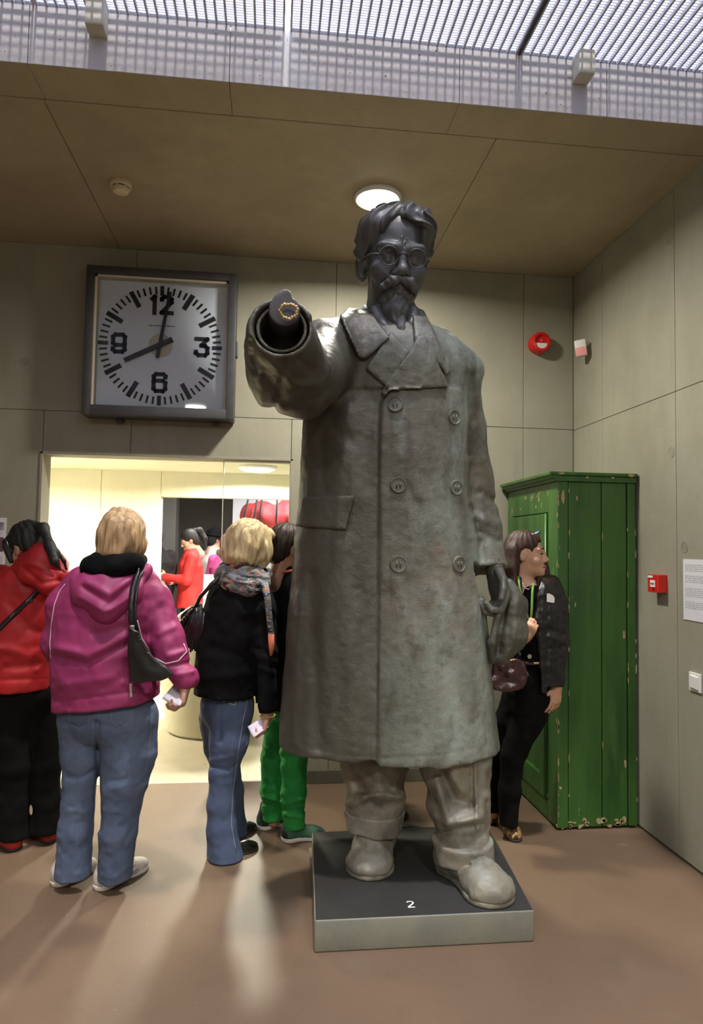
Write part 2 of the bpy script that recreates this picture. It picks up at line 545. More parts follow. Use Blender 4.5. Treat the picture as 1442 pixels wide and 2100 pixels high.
round_lamp((0.531, 3.60, ZC), 0.118, M_lampglass, 70, (1.0, 0.95, 0.82), 'round glowing ceiling lamp just above the bronze head')
c = onz(528, 957, IZ)
round_lamp((c[0], c[1], IZ), 0.17, M_lampglass2, 190, (1.0, 0.94, 0.78), 'round ceiling lamp glowing in the bright room behind the glass')
round_lamp((-2.3, 5.9, IZ), 0.17, M_lampglass2, 130, (1.0, 0.94, 0.78), 'second ceiling lamp of the bright room, hidden by the wall')

for (lx, ly, lw, lt) in ((1.25, -1.75, 112, 'right'), (-1.2, -1.75, 95, 'left')):  # fill lamps added behind the viewer to light the statue's front
    round_lamp((lx, ly, 3.68), 0.17, M_lampglass2, lw, (1.0, 0.95, 0.86), 'added fill lamp on the ceiling at the %s of the entrance end, behind the viewer' % lt)
# fixed glass pane in the right part of the opening
gx = -0.333
M_glass = glass('clear_pane')
M_gedge = material('glass_edge', (0.75, 0.80, 0.70), 0.15, spec=0.8)
w1 = empty('window_1', ((gx + OX1) / 2, YB + 0.07, 0), 'tall frameless glass pane in the right part of the opening', 'window', kind='structure')
MB().box((gx + 0.004, YB + 0.066, 0.004), (OX1 - 0.004, YB + 0.074, OZ - 0.004)).build('pane', M_glass, w1)
MB().box((gx - 0.001, YB + 0.065, 0.004), (gx + 0.004, YB + 0.075, OZ - 0.004)).build('pane_edge', M_gedge, w1)

# ------------------------------------------------------------------ the dim room further back
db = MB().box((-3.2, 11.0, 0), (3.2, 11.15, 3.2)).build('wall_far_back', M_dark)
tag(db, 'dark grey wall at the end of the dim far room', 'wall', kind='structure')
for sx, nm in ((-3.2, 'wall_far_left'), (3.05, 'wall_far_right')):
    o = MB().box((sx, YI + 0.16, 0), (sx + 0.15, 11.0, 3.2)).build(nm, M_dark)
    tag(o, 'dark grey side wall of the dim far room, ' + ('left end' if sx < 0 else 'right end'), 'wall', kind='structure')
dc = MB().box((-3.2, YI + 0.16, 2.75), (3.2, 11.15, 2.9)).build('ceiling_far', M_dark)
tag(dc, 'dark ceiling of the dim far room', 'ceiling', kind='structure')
pl = MB().box((-1.62, 9.4, 0), (-1.30, 9.75, 2.75), 0.01).build('wall_pier', M_dark)
tag(pl, 'grey concrete pier at the left inside the dim far room', 'wall', kind='structure')
for k in range(4):
    x = -1.1 + k * 0.45
    o = MB().box((-0.03, 0, -0.05), (0.03, 1.6, 0.05)).build('ceiling_beam', M_gap)
    o.location = (x, 8.2, 2.62); o.rotation_euler = (0, 0, -0.5)
    tag(o, 'slim dark beam under the ceiling of the dim far room', 'beam', 'slim dark ceiling beams', kind='structure')
M_screen = material('pale_screen', (0.62, 0.62, 0.68), 0.6)
a = ony(478, 1025, 9.6); b = ony(640, 1190, 9.6)
scn = MB().box((a[0], 9.6, 0.5), (b[0] + .3, 9.63, 2.6), 0.004).build('display_screen', M_screen)
tag(scn, 'pale upright display screen behind the red hanging, in the far room', 'screen')
for k in range(2):
    MB().box((a[0] + 0.1 + k * 1.1, 9.55, 0), (a[0] + 0.16 + k * 1.1, 9.68, 0.5)).build('leg', M_gap, None)
for o in [o for o in COL.objects if o.name.startswith('leg') and o.parent is None]:
    o.parent = scn
ceiling_light((0.4, 8.7, 2.72), 0.25, 110, (0.95, 0.96, 1.0), 'far_room_light')
ceiling_light((-0.7, 8.2, 2.72), 0.2, 55, (1.0, 0.96, 0.9), 'far_room_light')
# ================================================================== SCULPTING (distance fields -> one continuous mesh)
def smin(a, b, k):
    if k <= 0: return np.minimum(a, b)
    h = np.maximum(k - np.abs(a - b), 0) / k
    return np.minimum(a, b) - h * h * (k * 0.25)


def smax(a, b, k):
    return -smin(-a, -b, k)


def frame(yaw, pitch=0.0, roll=0.0):
    """rows: person's right, forward, up.  yaw from +Y towards +X, degrees"""
    y, p, r = (math.radians(q) for q in (yaw, pitch, roll))
    x = np.array([math.cos(y), -math.sin(y), 0.0])
    f = np.array([math.sin(y) * math.cos(p), math.cos(y) * math.cos(p), math.sin(p)])
    z = np.cross(x, f)
    return np.array([math.cos(r) * x + math.sin(r) * z, f, math.cos(r) * z - math.sin(r) * x])


_rng = np.random.RandomState(7)
_LAT = _rng.rand(32, 32, 32).astype(np.float32)


def vnoise(x, y, z):
    """smooth value noise 0..1"""
    xi, yi, zi = np.floor(x), np.floor(y), np.floor(z)
    fx, fy, fz = x - xi, y - yi, z - zi
    fx, fy, fz = (q * q * (3 - 2 * q) for q in (fx, fy, fz))
    a, b, c = (q.astype(np.int64) & 31 for q in (xi, yi, zi))
    a1, b1, c1 = (a + 1) & 31, (b + 1) & 31, (c + 1) & 31
    L = _LAT
    x00 = L[a, b, c] * (1 - fx) + L[a1, b, c] * fx
    x10 = L[a, b1, c] * (1 - fx) + L[a1, b1, c] * fx
    x01 = L[a, b, c1] * (1 - fx) + L[a1, b, c1] * fx
    x11 = L[a, b1, c1] * (1 - fx) + L[a1, b1, c1] * fx
    return (x00 * (1 - fy) + x10 * fy) * (1 - fz) + (x01 * (1 - fy) + x11 * fy) * fz


def polydist(px, py, poly):
    """signed distance to a polygon (negative inside), same units as px"""
    d2 = None
    inside = None
    n = len(poly)
    for i in range(n):
        ax, ay = poly[i]
        bx_, by = poly[(i + 1) % n]
        ex, ey = bx_ - ax, by - ay
        wx, wy = px - ax, py - ay
        t = np.clip((wx * ex + wy * ey) / (ex * ex + ey * ey + 1e-9), 0, 1)
        q = (wx - ex * t) ** 2 + (wy - ey * t) ** 2
        d2 = q if d2 is None else np.minimum(d2, q)
        if abs(ey) > 1e-9:
            cr = ((ay > py) != (by > py)) & (px < ex * (py - ay) / ey + ax)
            inside = cr if inside is None else inside ^ cr
    return np.where(inside, -1.0, 1.0) * np.sqrt(d2)


def linedist(px, py, pts):
    d2 = None
    for (ax, ay), (bx_, by) in zip(pts[:-1], pts[1:]):
        ex, ey = bx_ - ax, by - ay
        wx, wy = px - ax, py - ay
        t = np.clip((wx * ex + wy * ey) / (ex * ex + ey * ey + 1e-9), 0, 1)
        q = (wx - ex * t) ** 2 + (wy - ey * t) ** 2
        d2 = q if d2 is None else np.minimum(d2, q)
    return np.sqrt(d2)


class Vol:
    def __init__(s, lo, hi, v, band=0.09):
        s.lo, s.v, s.band = np.array(lo, float), v, band
        s.n = np.ceil((np.array(hi, float) - s.lo) / v).astype(int) + 1
        s.D = np.full(s.n, band, np.float32)
        s.ax = [(s.lo[i] + v * np.arange(s.n[i])).astype(np.float32) for i in range(3)]

    def sl(s, lo=None, hi=None):
        if lo is None:
            q = [slice(0, int(k)) for k in s.n]
        else:
            i0 = np.clip(np.floor((np.array(lo) - s.lo) / s.v).astype(int), 0, s.n)
            i1 = np.clip(np.ceil((np.array(hi) - s.lo) / s.v).astype(int) + 1, 0, s.n)
            if np.any(i1 <= i0): return None
            q = [slice(int(a), int(b)) for a, b in zip(i0, i1)]
        return tuple(q), (s.ax[0][q[0]][:, None, None], s.ax[1][q[1]][None, :, None], s.ax[2][q[2]][None, None, :])

    def op(s, f, lo, hi, k=0.0, mode='add', pad=None):
        pad = (k + 3 * s.v) if pad is None else pad
        r = s.sl(None if lo is None else np.array(lo) - pad, None if lo is None else np.array(hi) + pad)
        if r is None: return s
        q, (X, Y, Z) = r
        d = f(X, Y, Z)
        A = s.D[q]
        if mode == 'add': s.D[q] = smin(A, d, k)
        elif mode == 'sub': s.D[q] = smax(A, -d, k)
        elif mode == 'and': s.D[q] = smax(A, d, k)
        elif mode == 'off': s.D[q] = A + d
        return s

    def cap(s, p0, p1, r0, r1=None, k=0.02, mode='add', sq=None):
        """tapering round limb; sq = (axis vector, ratio): flattened along that axis"""
        r1 = r0 if r1 is None else r1
        p0, p1 = np.array(p0, float), np.array(p1, float)
        if sq is not None:
            a = np.array(sq[0], float); a /= np.linalg.norm(a); g = 1.0 / sq[1] - 1.0
        ba = p1 - p0
        if sq is not None: ba = ba + a * (ba @ a) * g
        L = float(ba @ ba) + 1e-12

        def f(X, Y, Z):
            x, y, z = X - p0[0], Y - p0[1], Z - p0[2]
            if sq is not None:
                e = (x * a[0] + y * a[1] + z * a[2]) * g
                x, y, z = x + e * a[0], y + e * a[1], z + e * a[2]
            t = np.clip((x * ba[0] + y * ba[1] + z * ba[2]) / L, 0, 1)
            d = np.sqrt((x - t * ba[0]) ** 2 + (y - t * ba[1]) ** 2 + (z - t * ba[2]) ** 2) - (r0 + (r1 - r0) * t)
            return (d * (0.7 if sq is not None else 1.0)).astype(np.float32)
        R = max(r0, r1)
        return s.op(f, np.minimum(p0, p1) - R, np.maximum(p0, p1) + R, k, mode)

    def chain(s, pts, rad, k=0.02, mode='add', sq=None):
        rad = np.broadcast_to(np.asarray(rad, float), (len(pts),))
        for i in range(len(pts) - 1):
            s.cap(pts[i], pts[i + 1], rad[i], rad[i + 1], k, mode, sq)
        return s

    def ell(s, c, r, k=0.02, M=None, mode='add'):
        c, r = np.array(c, float), np.array(r, float) * np.ones(3)
        M = np.eye(3) if M is None else np.array(M)

        def f(X, Y, Z):
            x, y, z = X - c[0], Y - c[1], Z - c[2]
            q = [(M[i][0] * x + M[i][1] * y + M[i][2] * z) / r[i] for i in range(3)]
            k0 = np.sqrt(q[0] ** 2 + q[1] ** 2 + q[2] ** 2)
            k1 = np.sqrt((q[0] / r[0]) ** 2 + (q[1] / r[1]) ** 2 + (q[2] / r[2]) ** 2) + 1e-9
            return (k0 * (k0 - 1.0) / k1).astype(np.float32)
        e = np.sqrt(((M.T * r) ** 2).sum(1))
        return s.op(f, c - e, c + e, k, mode)

    def box(s, c, h, rnd=0.005, k=0.0, M=None, mode='add'):
        c, h = np.array(c, float), np.array(h, float)
        M = np.eye(3) if M is None else np.array(M)

        def f(X, Y, Z):
            x, y, z = X - c[0], Y - c[1], Z - c[2]
            q = [np.abs(M[i][0] * x + M[i][1] * y + M[i][2] * z) - h[i] + rnd for i in range(3)]
            o = np.sqrt(sum(np.maximum(t, 0) ** 2 for t in q))
            return (o + np.minimum(np.maximum(np.maximum(q[0], q[1]), q[2]), 0) - rnd).astype(np.float32)
        e = np.abs(M.T) @ h
        return s.op(f, c - e, c + e, k, mode)

    def half(s, p, nrm, k=0.0, lo=None, hi=None):
        """cut away the side the normal points to"""
        p, nrm = np.array(p, float), np.array(nrm, float)
        nrm /= np.linalg.norm(nrm)
        return s.op(lambda X, Y, Z: ((X - p[0]) * nrm[0] + (Y - p[1]) * nrm[1] + (Z - p[2]) * nrm[2]).astype(np.float32), lo, hi, k, 'and', 0)

    def profile(s, rows, yaw, k=0.02, n=2.3, z0=None, z1=None, mode='add', grow=0.0):
        """body of stacked rounded cross sections; rows (z, cx, cy, half width, half depth) with rising z"""
        R = np.array(sorted(rows), float)
        c, sn = math.cos(math.radians(yaw)), math.sin(math.radians(yaw))
        m = max(R[:, 3].max(), R[:, 4].max()) + abs(grow)

        def f(X, Y, Z):
            z = Z[0, 0, :]
            g = [np.interp(z, R[:, 0], R[:, j]).astype(np.float32)[None, None, :] for j in (1, 2, 3, 4)]
            x, y = X - g[0], Y - g[1]
            u, w = x * c - y * sn, x * sn + y * c
            q = (np.abs(u / (g[2] + grow)) ** n + np.abs(w / (g[3] + grow)) ** n) ** (1.0 / n) + 1e-6
            d = np.sqrt(u * u + w * w) * (1 - 1 / q)
            d = np.where(q < 0.5, -np.minimum(g[2], g[3]) * 0.5, d)
            top = Z - (R[-1, 0] if z1 is None else z1)
            bot = (R[0, 0] if z0 is None else z0) - Z
            return smax(smax(d, top.astype(np.float32), 0.03), bot.astype(np.float32), 0.004).astype(np.float32)
        lo = np.array([R[:, 1].min() - m, R[:, 2].min() - m, R[0, 0]])
        hi = np.array([R[:, 1].max() + m, R[:, 2].max() + m, R[-1, 0]])
        return s.op(f, lo, hi, k, mode)

    def disp(s, fn, near=0.03, lo=None, hi=None):
        """push the surface in or out: fn(x, y, z) metres on the points close to it"""
        r = s.sl(lo, hi)
        if r is None: return s
        q, (X, Y, Z) = r
        A = s.D[q]
        m = np.abs(A) < near
        i, j, k = np.nonzero(m)
        A[m] -= fn(X[:, 0, 0][i], Y[0, :, 0][j], Z[0, 0, :][k]).astype(np.float32)
        return s

    def folds(s, amp, size, seed=0.0, stretch=(1, 1, 1), lo=None, hi=None):
        sx, sy, sz = (1.0 / (size * q) for q in stretch)
        return s.disp(lambda x, y, z: amp * 2 * (vnoise(x * sx + seed, y * sy + seed * 1.3, z * sz - seed) - 0.5), 0.05, lo, hi)

    def ridge(s, pts, w, amp, front=None):
        """a soft ridge (or groove, amp < 0) along a line given in picture pixels, on the side facing the viewer"""
        def fn(x, y, z):
            px, py, d = pix(x, y, z)
            g = amp * np.exp(-(linedist(px, py, pts) / w) ** 2)
            return g if front is None else np.where(d < front, g, 0)
        xs, ys = [p[0] for p in pts], [p[1] for p in pts]
        return s.disp(fn, 0.05)

    def shell(s, region, out, inn, k=0.003, lo=None, hi=None):
        """a layer lying on this surface, from -inn to +out, where region(X, Y, Z) < 0"""
        q, (X, Y, Z) = s.sl(lo, hi)
        t = Vol.__new__(Vol)
        t.v, t.band = s.v, s.band
        t.lo = np.array([s.ax[i][q[i].start] for i in range(3)], float)
        t.ax = [s.ax[i][q[i]] for i in range(3)]
        t.n = np.array([len(a) for a in t.ax])
        A = s.D[q]
        t.D = smax(smax(A - out, -(A + inn), k), region(X, Y, Z).astype(np.float32), k)
        return t

    def copy(s):
        t = Vol.__new__(Vol)
        t.lo, t.v, t.band, t.n, t.ax, t.D = s.lo, s.v, s.band, s.n, s.ax, s.D.copy()
        return t

    def quads(s, iso=0.0):
        # seal the box
        for a in range(3):
            for e in (0, -1):
                i = [slice(None)] * 3; i[a] = e
                s.D[tuple(i)] = np.maximum(s.D[tuple(i)], s.v)
        g = openvdb.FloatGrid(s.band)
        g.copyFromArray(np.clip(s.D, -s.band, s.band).astype(np.float32))
        pts, q = g.convertToQuads(iso)
        return np.asarray(pts, float) * s.v + s.lo, np.asarray(q)[:, ::-1]

    def mesh(s, name, mat, parent=None, origin=None, iso=0.0, keep=None):
        v, q = s.quads(iso)
        if keep is not None and len(q): v, q = biggest(v, q, keep)
        return mesh_obj(name, v, q, mat, parent, True, origin)


def biggest(v, q, least):
    """drop loose crumbs of fewer than `least` corners"""
    n = len(v)
    lab = np.arange(n)
    for _ in range(200):
        m = lab[q].min(1)
        new = lab.copy()
        for c in range(4): np.minimum.at(new, q[:, c], m)
        new = new[new]
        if (new == lab).all(): break
        lab = new
    cnt = np.bincount(lab, minlength=n)
    keep = cnt[lab] >= least
    idx = np.cumsum(keep) - 1
    qq = q[keep[q[:, 0]]]
    return v[keep], idx[qq]


def in_px(poly, front=None, back=None, rnd=0.0):
    """region: inside a picture polygon (in metres at that depth), optionally nearer / farther than a depth"""
    def f(X, Y, Z):
        px, py, d = pix(X, Y, Z)
        r = polydist(px, py, poly) * (d / F) - rnd
        if front is not None: r = np.maximum(r, d - front)
        if back is not None: r = np.maximum(r, back - d)
        return r
    return f


def px_box(poly, d0, d1, pad=0.03):
    c = np.array([P(x, y, d) for x, y in poly for d in (d0, d1)])
    return c.min(0) - pad, c.max(0) + pad


def bvh(o):
    off = wloc(o)
    me = o.data
    return BVHTree.FromPolygons([tuple(np.array(v.co) + off) for v in me.vertices], [tuple(p.vertices) for p in me.polygons])


def hit(t, x, y):
    """the point of a surface that shows at a picture position, with its normal"""
    d = Vector(ray(x, y)).normalized()
    loc, nrm, _i, _d = t.ray_cast(Vector(EYE), d)
    if loc is None: return None, None
    if nrm.dot(d) > 0: nrm = -nrm
    return np.array(loc), np.array(nrm)


def on_line(t, pts, step=6.0, lift=0.0):
    """points along a picture polyline dropped on a surface"""
    out = []
    for (a, b) in zip(pts[:-1], pts[1:]):
        n = max(1, int(math.hypot(b[0] - a[0], b[1] - a[1]) / step))
        for i in range(n + (1 if b is pts[-1] else 0)):
            x, y = a[0] + (b[0] - a[0]) * i / n, a[1] + (b[1] - a[1]) * i / n
            p, nn = hit(t, x, y)
            if p is not None: out.append((p + nn * lift, nn))
    return out


# ------------------------------------------------------------------ head and hand
def head(V, c, M, s=1.0, neck=True, ear=True, sharp=1.0):
    """a face with brow, sockets, lids, nose, lips, chin and ears; c between the ears at eye height, s = 1 for life size"""
    c = np.array(c, float)
    T = lambda *p: c + (np.array(M).T @ np.array(p, float)) * s
    E_ = lambda p, r, k, mode='add': V.ell(T(*p), np.array(r) * s, k * s, M, mode)
    C_ = lambda p, q, r0, r1, k, mode='add': V.cap(T(*p), T(*q), r0 * s, r1 * s, k * s, mode)
    E_((0, -.012, .035), (.074, .094, .088), .02)
    E_((0, .030, -.030), (.060, .060, .086), .03)
    E_((0, .032, -.078), (.047, .052, .040), .03)
    E_((0, .078, -.106), (.020, .016, .016), .03)
    if neck:
        C_((0, -.020, -.06), (0, -.045, -.20), .054, .058, .03)
    for sx in (-1, 1):
        E_((sx * .044, .056, -.038), (.024, .024, .020), .025)
        C_((sx * .050, .074, .020), (sx * .012, .090, .016), .009, .010, .014)
        E_((sx * .033, .100, -.002), (.019, .014, .013), .014, 'sub')
        E_((sx * .032, .0745, -.003), (.0135, .0135, .0125), .003)
        C_((sx * .046, .073, .002), (sx * .033, .0875, .007), .0035, .0038, .004)
        C_((sx * .033, .0875, .007), (sx * .019, .080, .001), .0038, .003, .004)
        C_((sx * .045, .073, -.010), (sx * .032, .083, -.014), .003, .003, .006)
        C_((sx * .032, .083, -.014), (sx * .020, .080, -.009), .003, .003, .006)
        E_((sx * .0135, .097, -.042), (.009, .011, .008), .008)
        if ear:
            E_((sx * .076, -.008, -.012), (.011, .019, .032), .010)
            E_((sx * .086, -.003, -.010), (.006, .010, .019), .004, 'sub')
    C_((0, .088, .010), (0, .106, -.030), .009, .0115, .014)
    E_((0, .108, -.036), (.0115, .0125, .010), .010)
    for sx in (-1, 1):
        E_((sx * .007, .104, -.0475), (.004, .006, .004), .003, 'sub')
        C_((0, .0955, -.068), (sx * .023, .081, -.073), .0065, .004, .006)
        C_((0, .0950, -.080), (sx * .020, .081, -.0755), .0075, .004, .006)
        C_((0, .1035, -.0735), (sx * .024, .086, -.0745), .0022, .0018, .003, 'sub')
    return T


def hand(V, w, f, n, s=1.0, curl=(35, 45, 30), spread=0.0, thumb=1, k=0.008, r=1.0):
    """palm, four unequal bent fingers and a thumb; w wrist, f along the hand, n the way the palm faces, thumb = side (+1/-1)"""
    w, f, n = (np.array(q, float) for q in (w, f, n))
    f /= np.linalg.norm(f)
    n = n - f * (n @ f); n /= np.linalg.norm(n)
    sd = np.cross(f, n) * thumb
    M = np.array([sd, f, n])
    V.cap(w - f * .02 * s, w + f * .02 * s, .026 * s, .028 * s, .02, sq=(n, .75))
    V.ell(w + f * .055 * s, (.040 * s, .052 * s, .018 * s), .015, M)
    lens = [(.042, .025, .020), (.046, .029, .022), (.043, .027, .021), (.034, .020, .018)]
    for i, L in enumerate(lens):
        p = w + (f * (.092 - .004 * abs(i - 1)) + sd * (.0285 - .019 * i)) * s
        a = 0.0
        p0 = p - f * .03 * s
        V.cap(p0, p, .010 * s * r, .0098 * s * r, k)
        for j in range(3):
            a += math.radians(curl[j] + 4 * i)
            dirn = f * math.cos(a) + n * math.sin(a) + sd * (spread * (1.5 - i)) * math.cos(a)
            q = p + dirn * L[j] * s
            V.cap(p, q, (.0095 - .0008 * j) * s * r, (.0088 - .0009 * j) * s * r, .004)
            p = q
    p = w + (f * .025 + sd * .030 + n * .006) * s
    for L, (cf, cs, cn), rr in ((.036, (.75, .62, .25), .0125), (.030, (.9, .30, .40), .0105), (.022, (.95, .0, .5), .009)):
        d = f * cf + sd * cs + n * cn
        d /= np.linalg.norm(d)
        q = p + d * L * s
        V.cap(p, q, rr * s * r, rr * .9 * s * r, .006)
        p = q
    return V
# ================================================================== THE BRONZE STATUE
M_bronze = material('patinated_bronze', (0.130, 0.126, 0.100), 0.52, metal=0.10, spec=0.5, zone=[((0.30, 0.345, 0.295), 2, .85, 1.70, 1.7, .75, False), ((0.050, 0.044, 0.031), 0, -.22, .06, .34, .84, True)], layers=[  # pale green field low down paints in brighter light; dark left field is patina
    dict(colour=(0.075, 0.068, 0.050), scale=2.4, lo=0.46, hi=0.62, detail=7, fac=0.8, stretch=(1, 1, .5)),
    dict(colour=(0.29, 0.34, 0.30), scale=2.4, lo=0.50, hi=0.68, detail=7, fac=0.8, stretch=(1.2, 1.2, .45)),
    dict(colour=(0.22, 0.175, 0.12), scale=3.6, lo=0.52, hi=0.72, detail=6, fac=0.6),
    dict(colour=(0.33, 0.40, 0.38), scale=5.5, lo=0.56, hi=0.70, detail=8, fac=0.55, stretch=(1.6, 1.6, .5)),
    dict(colour=(0.040, 0.034, 0.026), scale=6.5, lo=0.54, hi=0.70, detail=8, fac=0.60, stretch=(1.5, 1.5, .6), off=17.0),
    dict(colour=(0.24, 0.15, 0.10), scale=4.5, lo=0.62, hi=0.72, detail=6, fac=0.55, off=31.0),
    dict(colour=(0.045, 0.04, 0.033), scale=30, lo=0.55, hi=0.78, detail=5, fac=0.55)],
    bump=[dict(scale=34, dist=0.010, strength=0.30, detail=4), dict(scale=110, dist=0.004, strength=0.30, detail=2)])
M_bronze_head = material('dark_bronze', (0.080, 0.079, 0.078), 0.45, metal=0.2, layers=[
    dict(colour=(0.105, 0.104, 0.102), scale=7, fac=0.7), dict(colour=(0.06, 0.058, 0.058), scale=14, lo=.5, hi=.8, fac=0.6)],
    bump=[dict(scale=70, dist=0.004, strength=0.2)])
M_bronze_feet = material('worn_bronze', (0.26, 0.240, 0.185), 0.55, metal=0.05, layers=[
    dict(colour=(0.095, 0.088, 0.070), scale=7, lo=0.42, hi=0.66, detail=6, fac=0.9),
    dict(colour=(0.34, 0.37, 0.34), scale=6, lo=0.52, hi=0.7, detail=6, fac=0.7),
    dict(colour=(0.26, 0.19, 0.13), scale=5, lo=0.56, hi=0.72, detail=6, fac=0.55)],
    bump=[dict(scale=40, dist=0.008, strength=0.3), dict(scale=140, dist=0.003, strength=0.25)])
M_plinth_side = material('plinth_side', (0.215, 0.215, 0.165), 0.55, layers=[
    dict(colour=(0.16, 0.165, 0.14), scale=4, lo=.4, hi=.65, fac=0.8), dict(colour=(0.28, 0.23, 0.14), scale=5, lo=.55, hi=.72, fac=0.6, stretch=(1, 1, .3))],
    bump=[dict(scale=60, dist=.003, strength=.25)])
M_plinth_top = material('plinth_top', (0.030, 0.028, 0.025), 0.75, metal=0.0, spec=.2, layers=[
    dict(colour=(0.035, 0.036, 0.034), scale=3, lo=.4, hi=.65, fac=0.9), dict(colour=(0.05, 0.042, 0.036), scale=9, lo=.55, hi=.75, fac=0.6)],
    bump=[dict(scale=80, dist=.003, strength=.3)])
M_bronze_dark = material('brown_bronze', (0.100, 0.098, 0.076), 0.5, metal=0.15, layers=[dict(colour=(0.055, 0.052, 0.040), scale=6, lo=.42, hi=.65, fac=.9), dict(colour=(0.17, 0.19, 0.15), scale=7, lo=.55, hi=.72, fac=.7)],
    bump=[dict(scale=40, dist=0.008, strength=0.3)])
M_gold = material('worn_gold_edge', (0.62, 0.45, 0.20), 0.5, metal=0.5, layers=[dict(colour=(0.35, 0.22, 0.09), scale=60, fac=0.7)])
M_stump = material('stump_plate', (0.040, 0.034, 0.040), 0.5, metal=0.1, layers=[dict(colour=(0.02, 0.018, 0.02), scale=30, fac=0.7)])
M_white = material('white_paint', (0.75, 0.75, 0.72), 0.6)

ST = empty('bronze_statue', (0.62, 3.07, 0.0), 'over life size bronze statue of a bearded man in a long coat, one arm outstretched', 'statue')
PH = 0.12
# --- base slab
base = MB()
q0, q1, q2, q3 = (0.190, 2.652), (1.052, 2.652), (1.132, 3.484), (0.226, 3.456)
base.add([(x, y, 0.0) for x, y in (q0, q1, q2, q3)] + [(x, y, PH) for x, y in (q0, q1, q2, q3)],
         [[3, 2, 1, 0], [4, 5, 6, 7], [0, 1, 5, 4], [1, 2, 6, 5], [2, 3, 7, 6], [3, 0, 4, 7]])
bm = bmesh.new()
vv = [bm.verts.new(p) for p in base.v]
for f in base.f: bm.faces.new([vv[i] for i in f])
bmesh.ops.bevel(bm, geom=list(bm.edges), offset=0.007, segments=3, affect='EDGES', profile=0.5)
bm.verts.index_update()
bo = mesh_obj('base', [v.co[:] for v in bm.verts], [[v.index for v in f.verts] for f in bm.faces], [M_plinth_side, M_plinth_top], ST)
bm.free()
for p in bo.data.polygons:
    if p.normal.z > 0.9: p.material_index = 1
bo.data.set_sharp_from_angle(angle=math.radians(50))
c2 = onz(842, 1855, PH)
digit = [(-.012, .017), (-.005, .023), (.006, .023), (.013, .016), (.011, .006), (-.004, -.010), (-.012, -.018), (-.013, -.021), (.014, -.021)]
db_ = MB()
db_.tube([(c2[0] + a, c2[1] + b, PH + .0008) for a, b in digit], 0.0036, 6, flat=0.25, flatn=(0, 0, 1))
tag(db_.build('painted_numeral', M_white, bo), 'small white painted 2')

# --- coat -------------------------------------------------------------
D0 = 3.08
rows_px = [(690, 720, 900, .15), (725, 672, 940, .185), (770, 640, 957, .215), (860, 622, 962, .24), (960, 617, 960, .25), (1040, 612, 966, .255),
           (1100, 606, 976, .262), (1200, 599, 988, .275), (1300, 591, 999, .288), (1400, 583, 1009, .298), (1500, 577, 1018, .306), (1600, 573, 1025, .31)]
YAW = math.degrees(_yaw)


def px_rows(rows, D, dd=0.0):
    out = []
    for (y, a, b, dep) in rows:
        p, q = P(a, y, D), P(b, y, D)
        m = (p + q) / 2
        out.append((m[2], m[0] + FW[0] * dd, m[1] + FW[1] * dd, np.linalg.norm((q - p)[:2]) / 2, dep))
    return out


HEM = 0.648
V = Vol((-0.20, 1.98, 0.56), (1.26, 3.50, 2.72), 0.0085)
V.profile(px_rows(rows_px, D0), YAW, n=2.5, z0=HEM)
# chest and shoulders
V.ell(P(808, 745, 3.06), (.27, .19, .17), .10, frame(YAW))
sR = P(924, 768, 3.08)
V.chain([P(840, 690, 3.12), P(900, 742, 3.09), sR], [.078, .108, .125], .07)
V.cap(P(930, 752, 3.09), P(963, 760, 3.09), .075, .062, .04)
V.chain([P(790, 685, 3.12), P(718, 715, 3.06), P(672, 730, 2.98)], [.085, .13, .155], .07)
V.cap(P(806, 700, 3.10), P(806, 655, 3.10), .15, .115, .06)
# viewer's left arm reaching out at us
aL = [P(664, 738, 2.98), P(618, 772, 2.66), P(592, 756, 2.48), P(576, 690, 2.26)]
V.chain(aL, [.158, .156, .140, .108], .045)
V.cap(P(528, 712, 2.36), P(556, 795, 2.55), .034, .070, .05)
cuff_dir = aL[3] - aL[2]; cuff_dir /= np.linalg.norm(cuff_dir)
cuff_c = P(577, 669, 2.19)
cuff_dir = cuff_c - P(590, 748, 2.52); cuff_dir /= np.linalg.norm(cuff_dir)
V.cap(cuff_c - cuff_dir * .20, cuff_c, .135, .104, .03)
V.half(cuff_c, cuff_dir + np.array([0, -.25, .05]), 0.006, cuff_c - arr(.17, .30, .15), cuff_c + arr(.17, .07, .2))
# viewer's right arm hanging down
aR = [sR, P(945, 880, 3.14), P(962, 985, 3.17), P(988, 1090, 3.12), P(1003, 1168, 3.05)]
V.chain(aR, [.122, .112, .104, .088, .080], .028)
V.half(aR[4], aR[4] - aR[3], 0.005, aR[4] - .11, aR[4] + .16)
# overlapping front edge: the panel on the viewer's right lies over the other
FR = 3.05


def flap(x, y, z):
    px, py, d = pix(x, y, z)
    xe = np.interp(py, [790, 830, 900, 1570], [800, 782, 779, 775])
    t = np.clip((px - xe) / 3.0, -1, 1)
    g = np.where((d < FR) & (py > 795), 0.010 * t, 0.0) * np.clip((980 - px) / 120, 0, 1) * np.clip((px - 690) / 90, 0, 1)
    return g


V.disp(flap, 0.05)
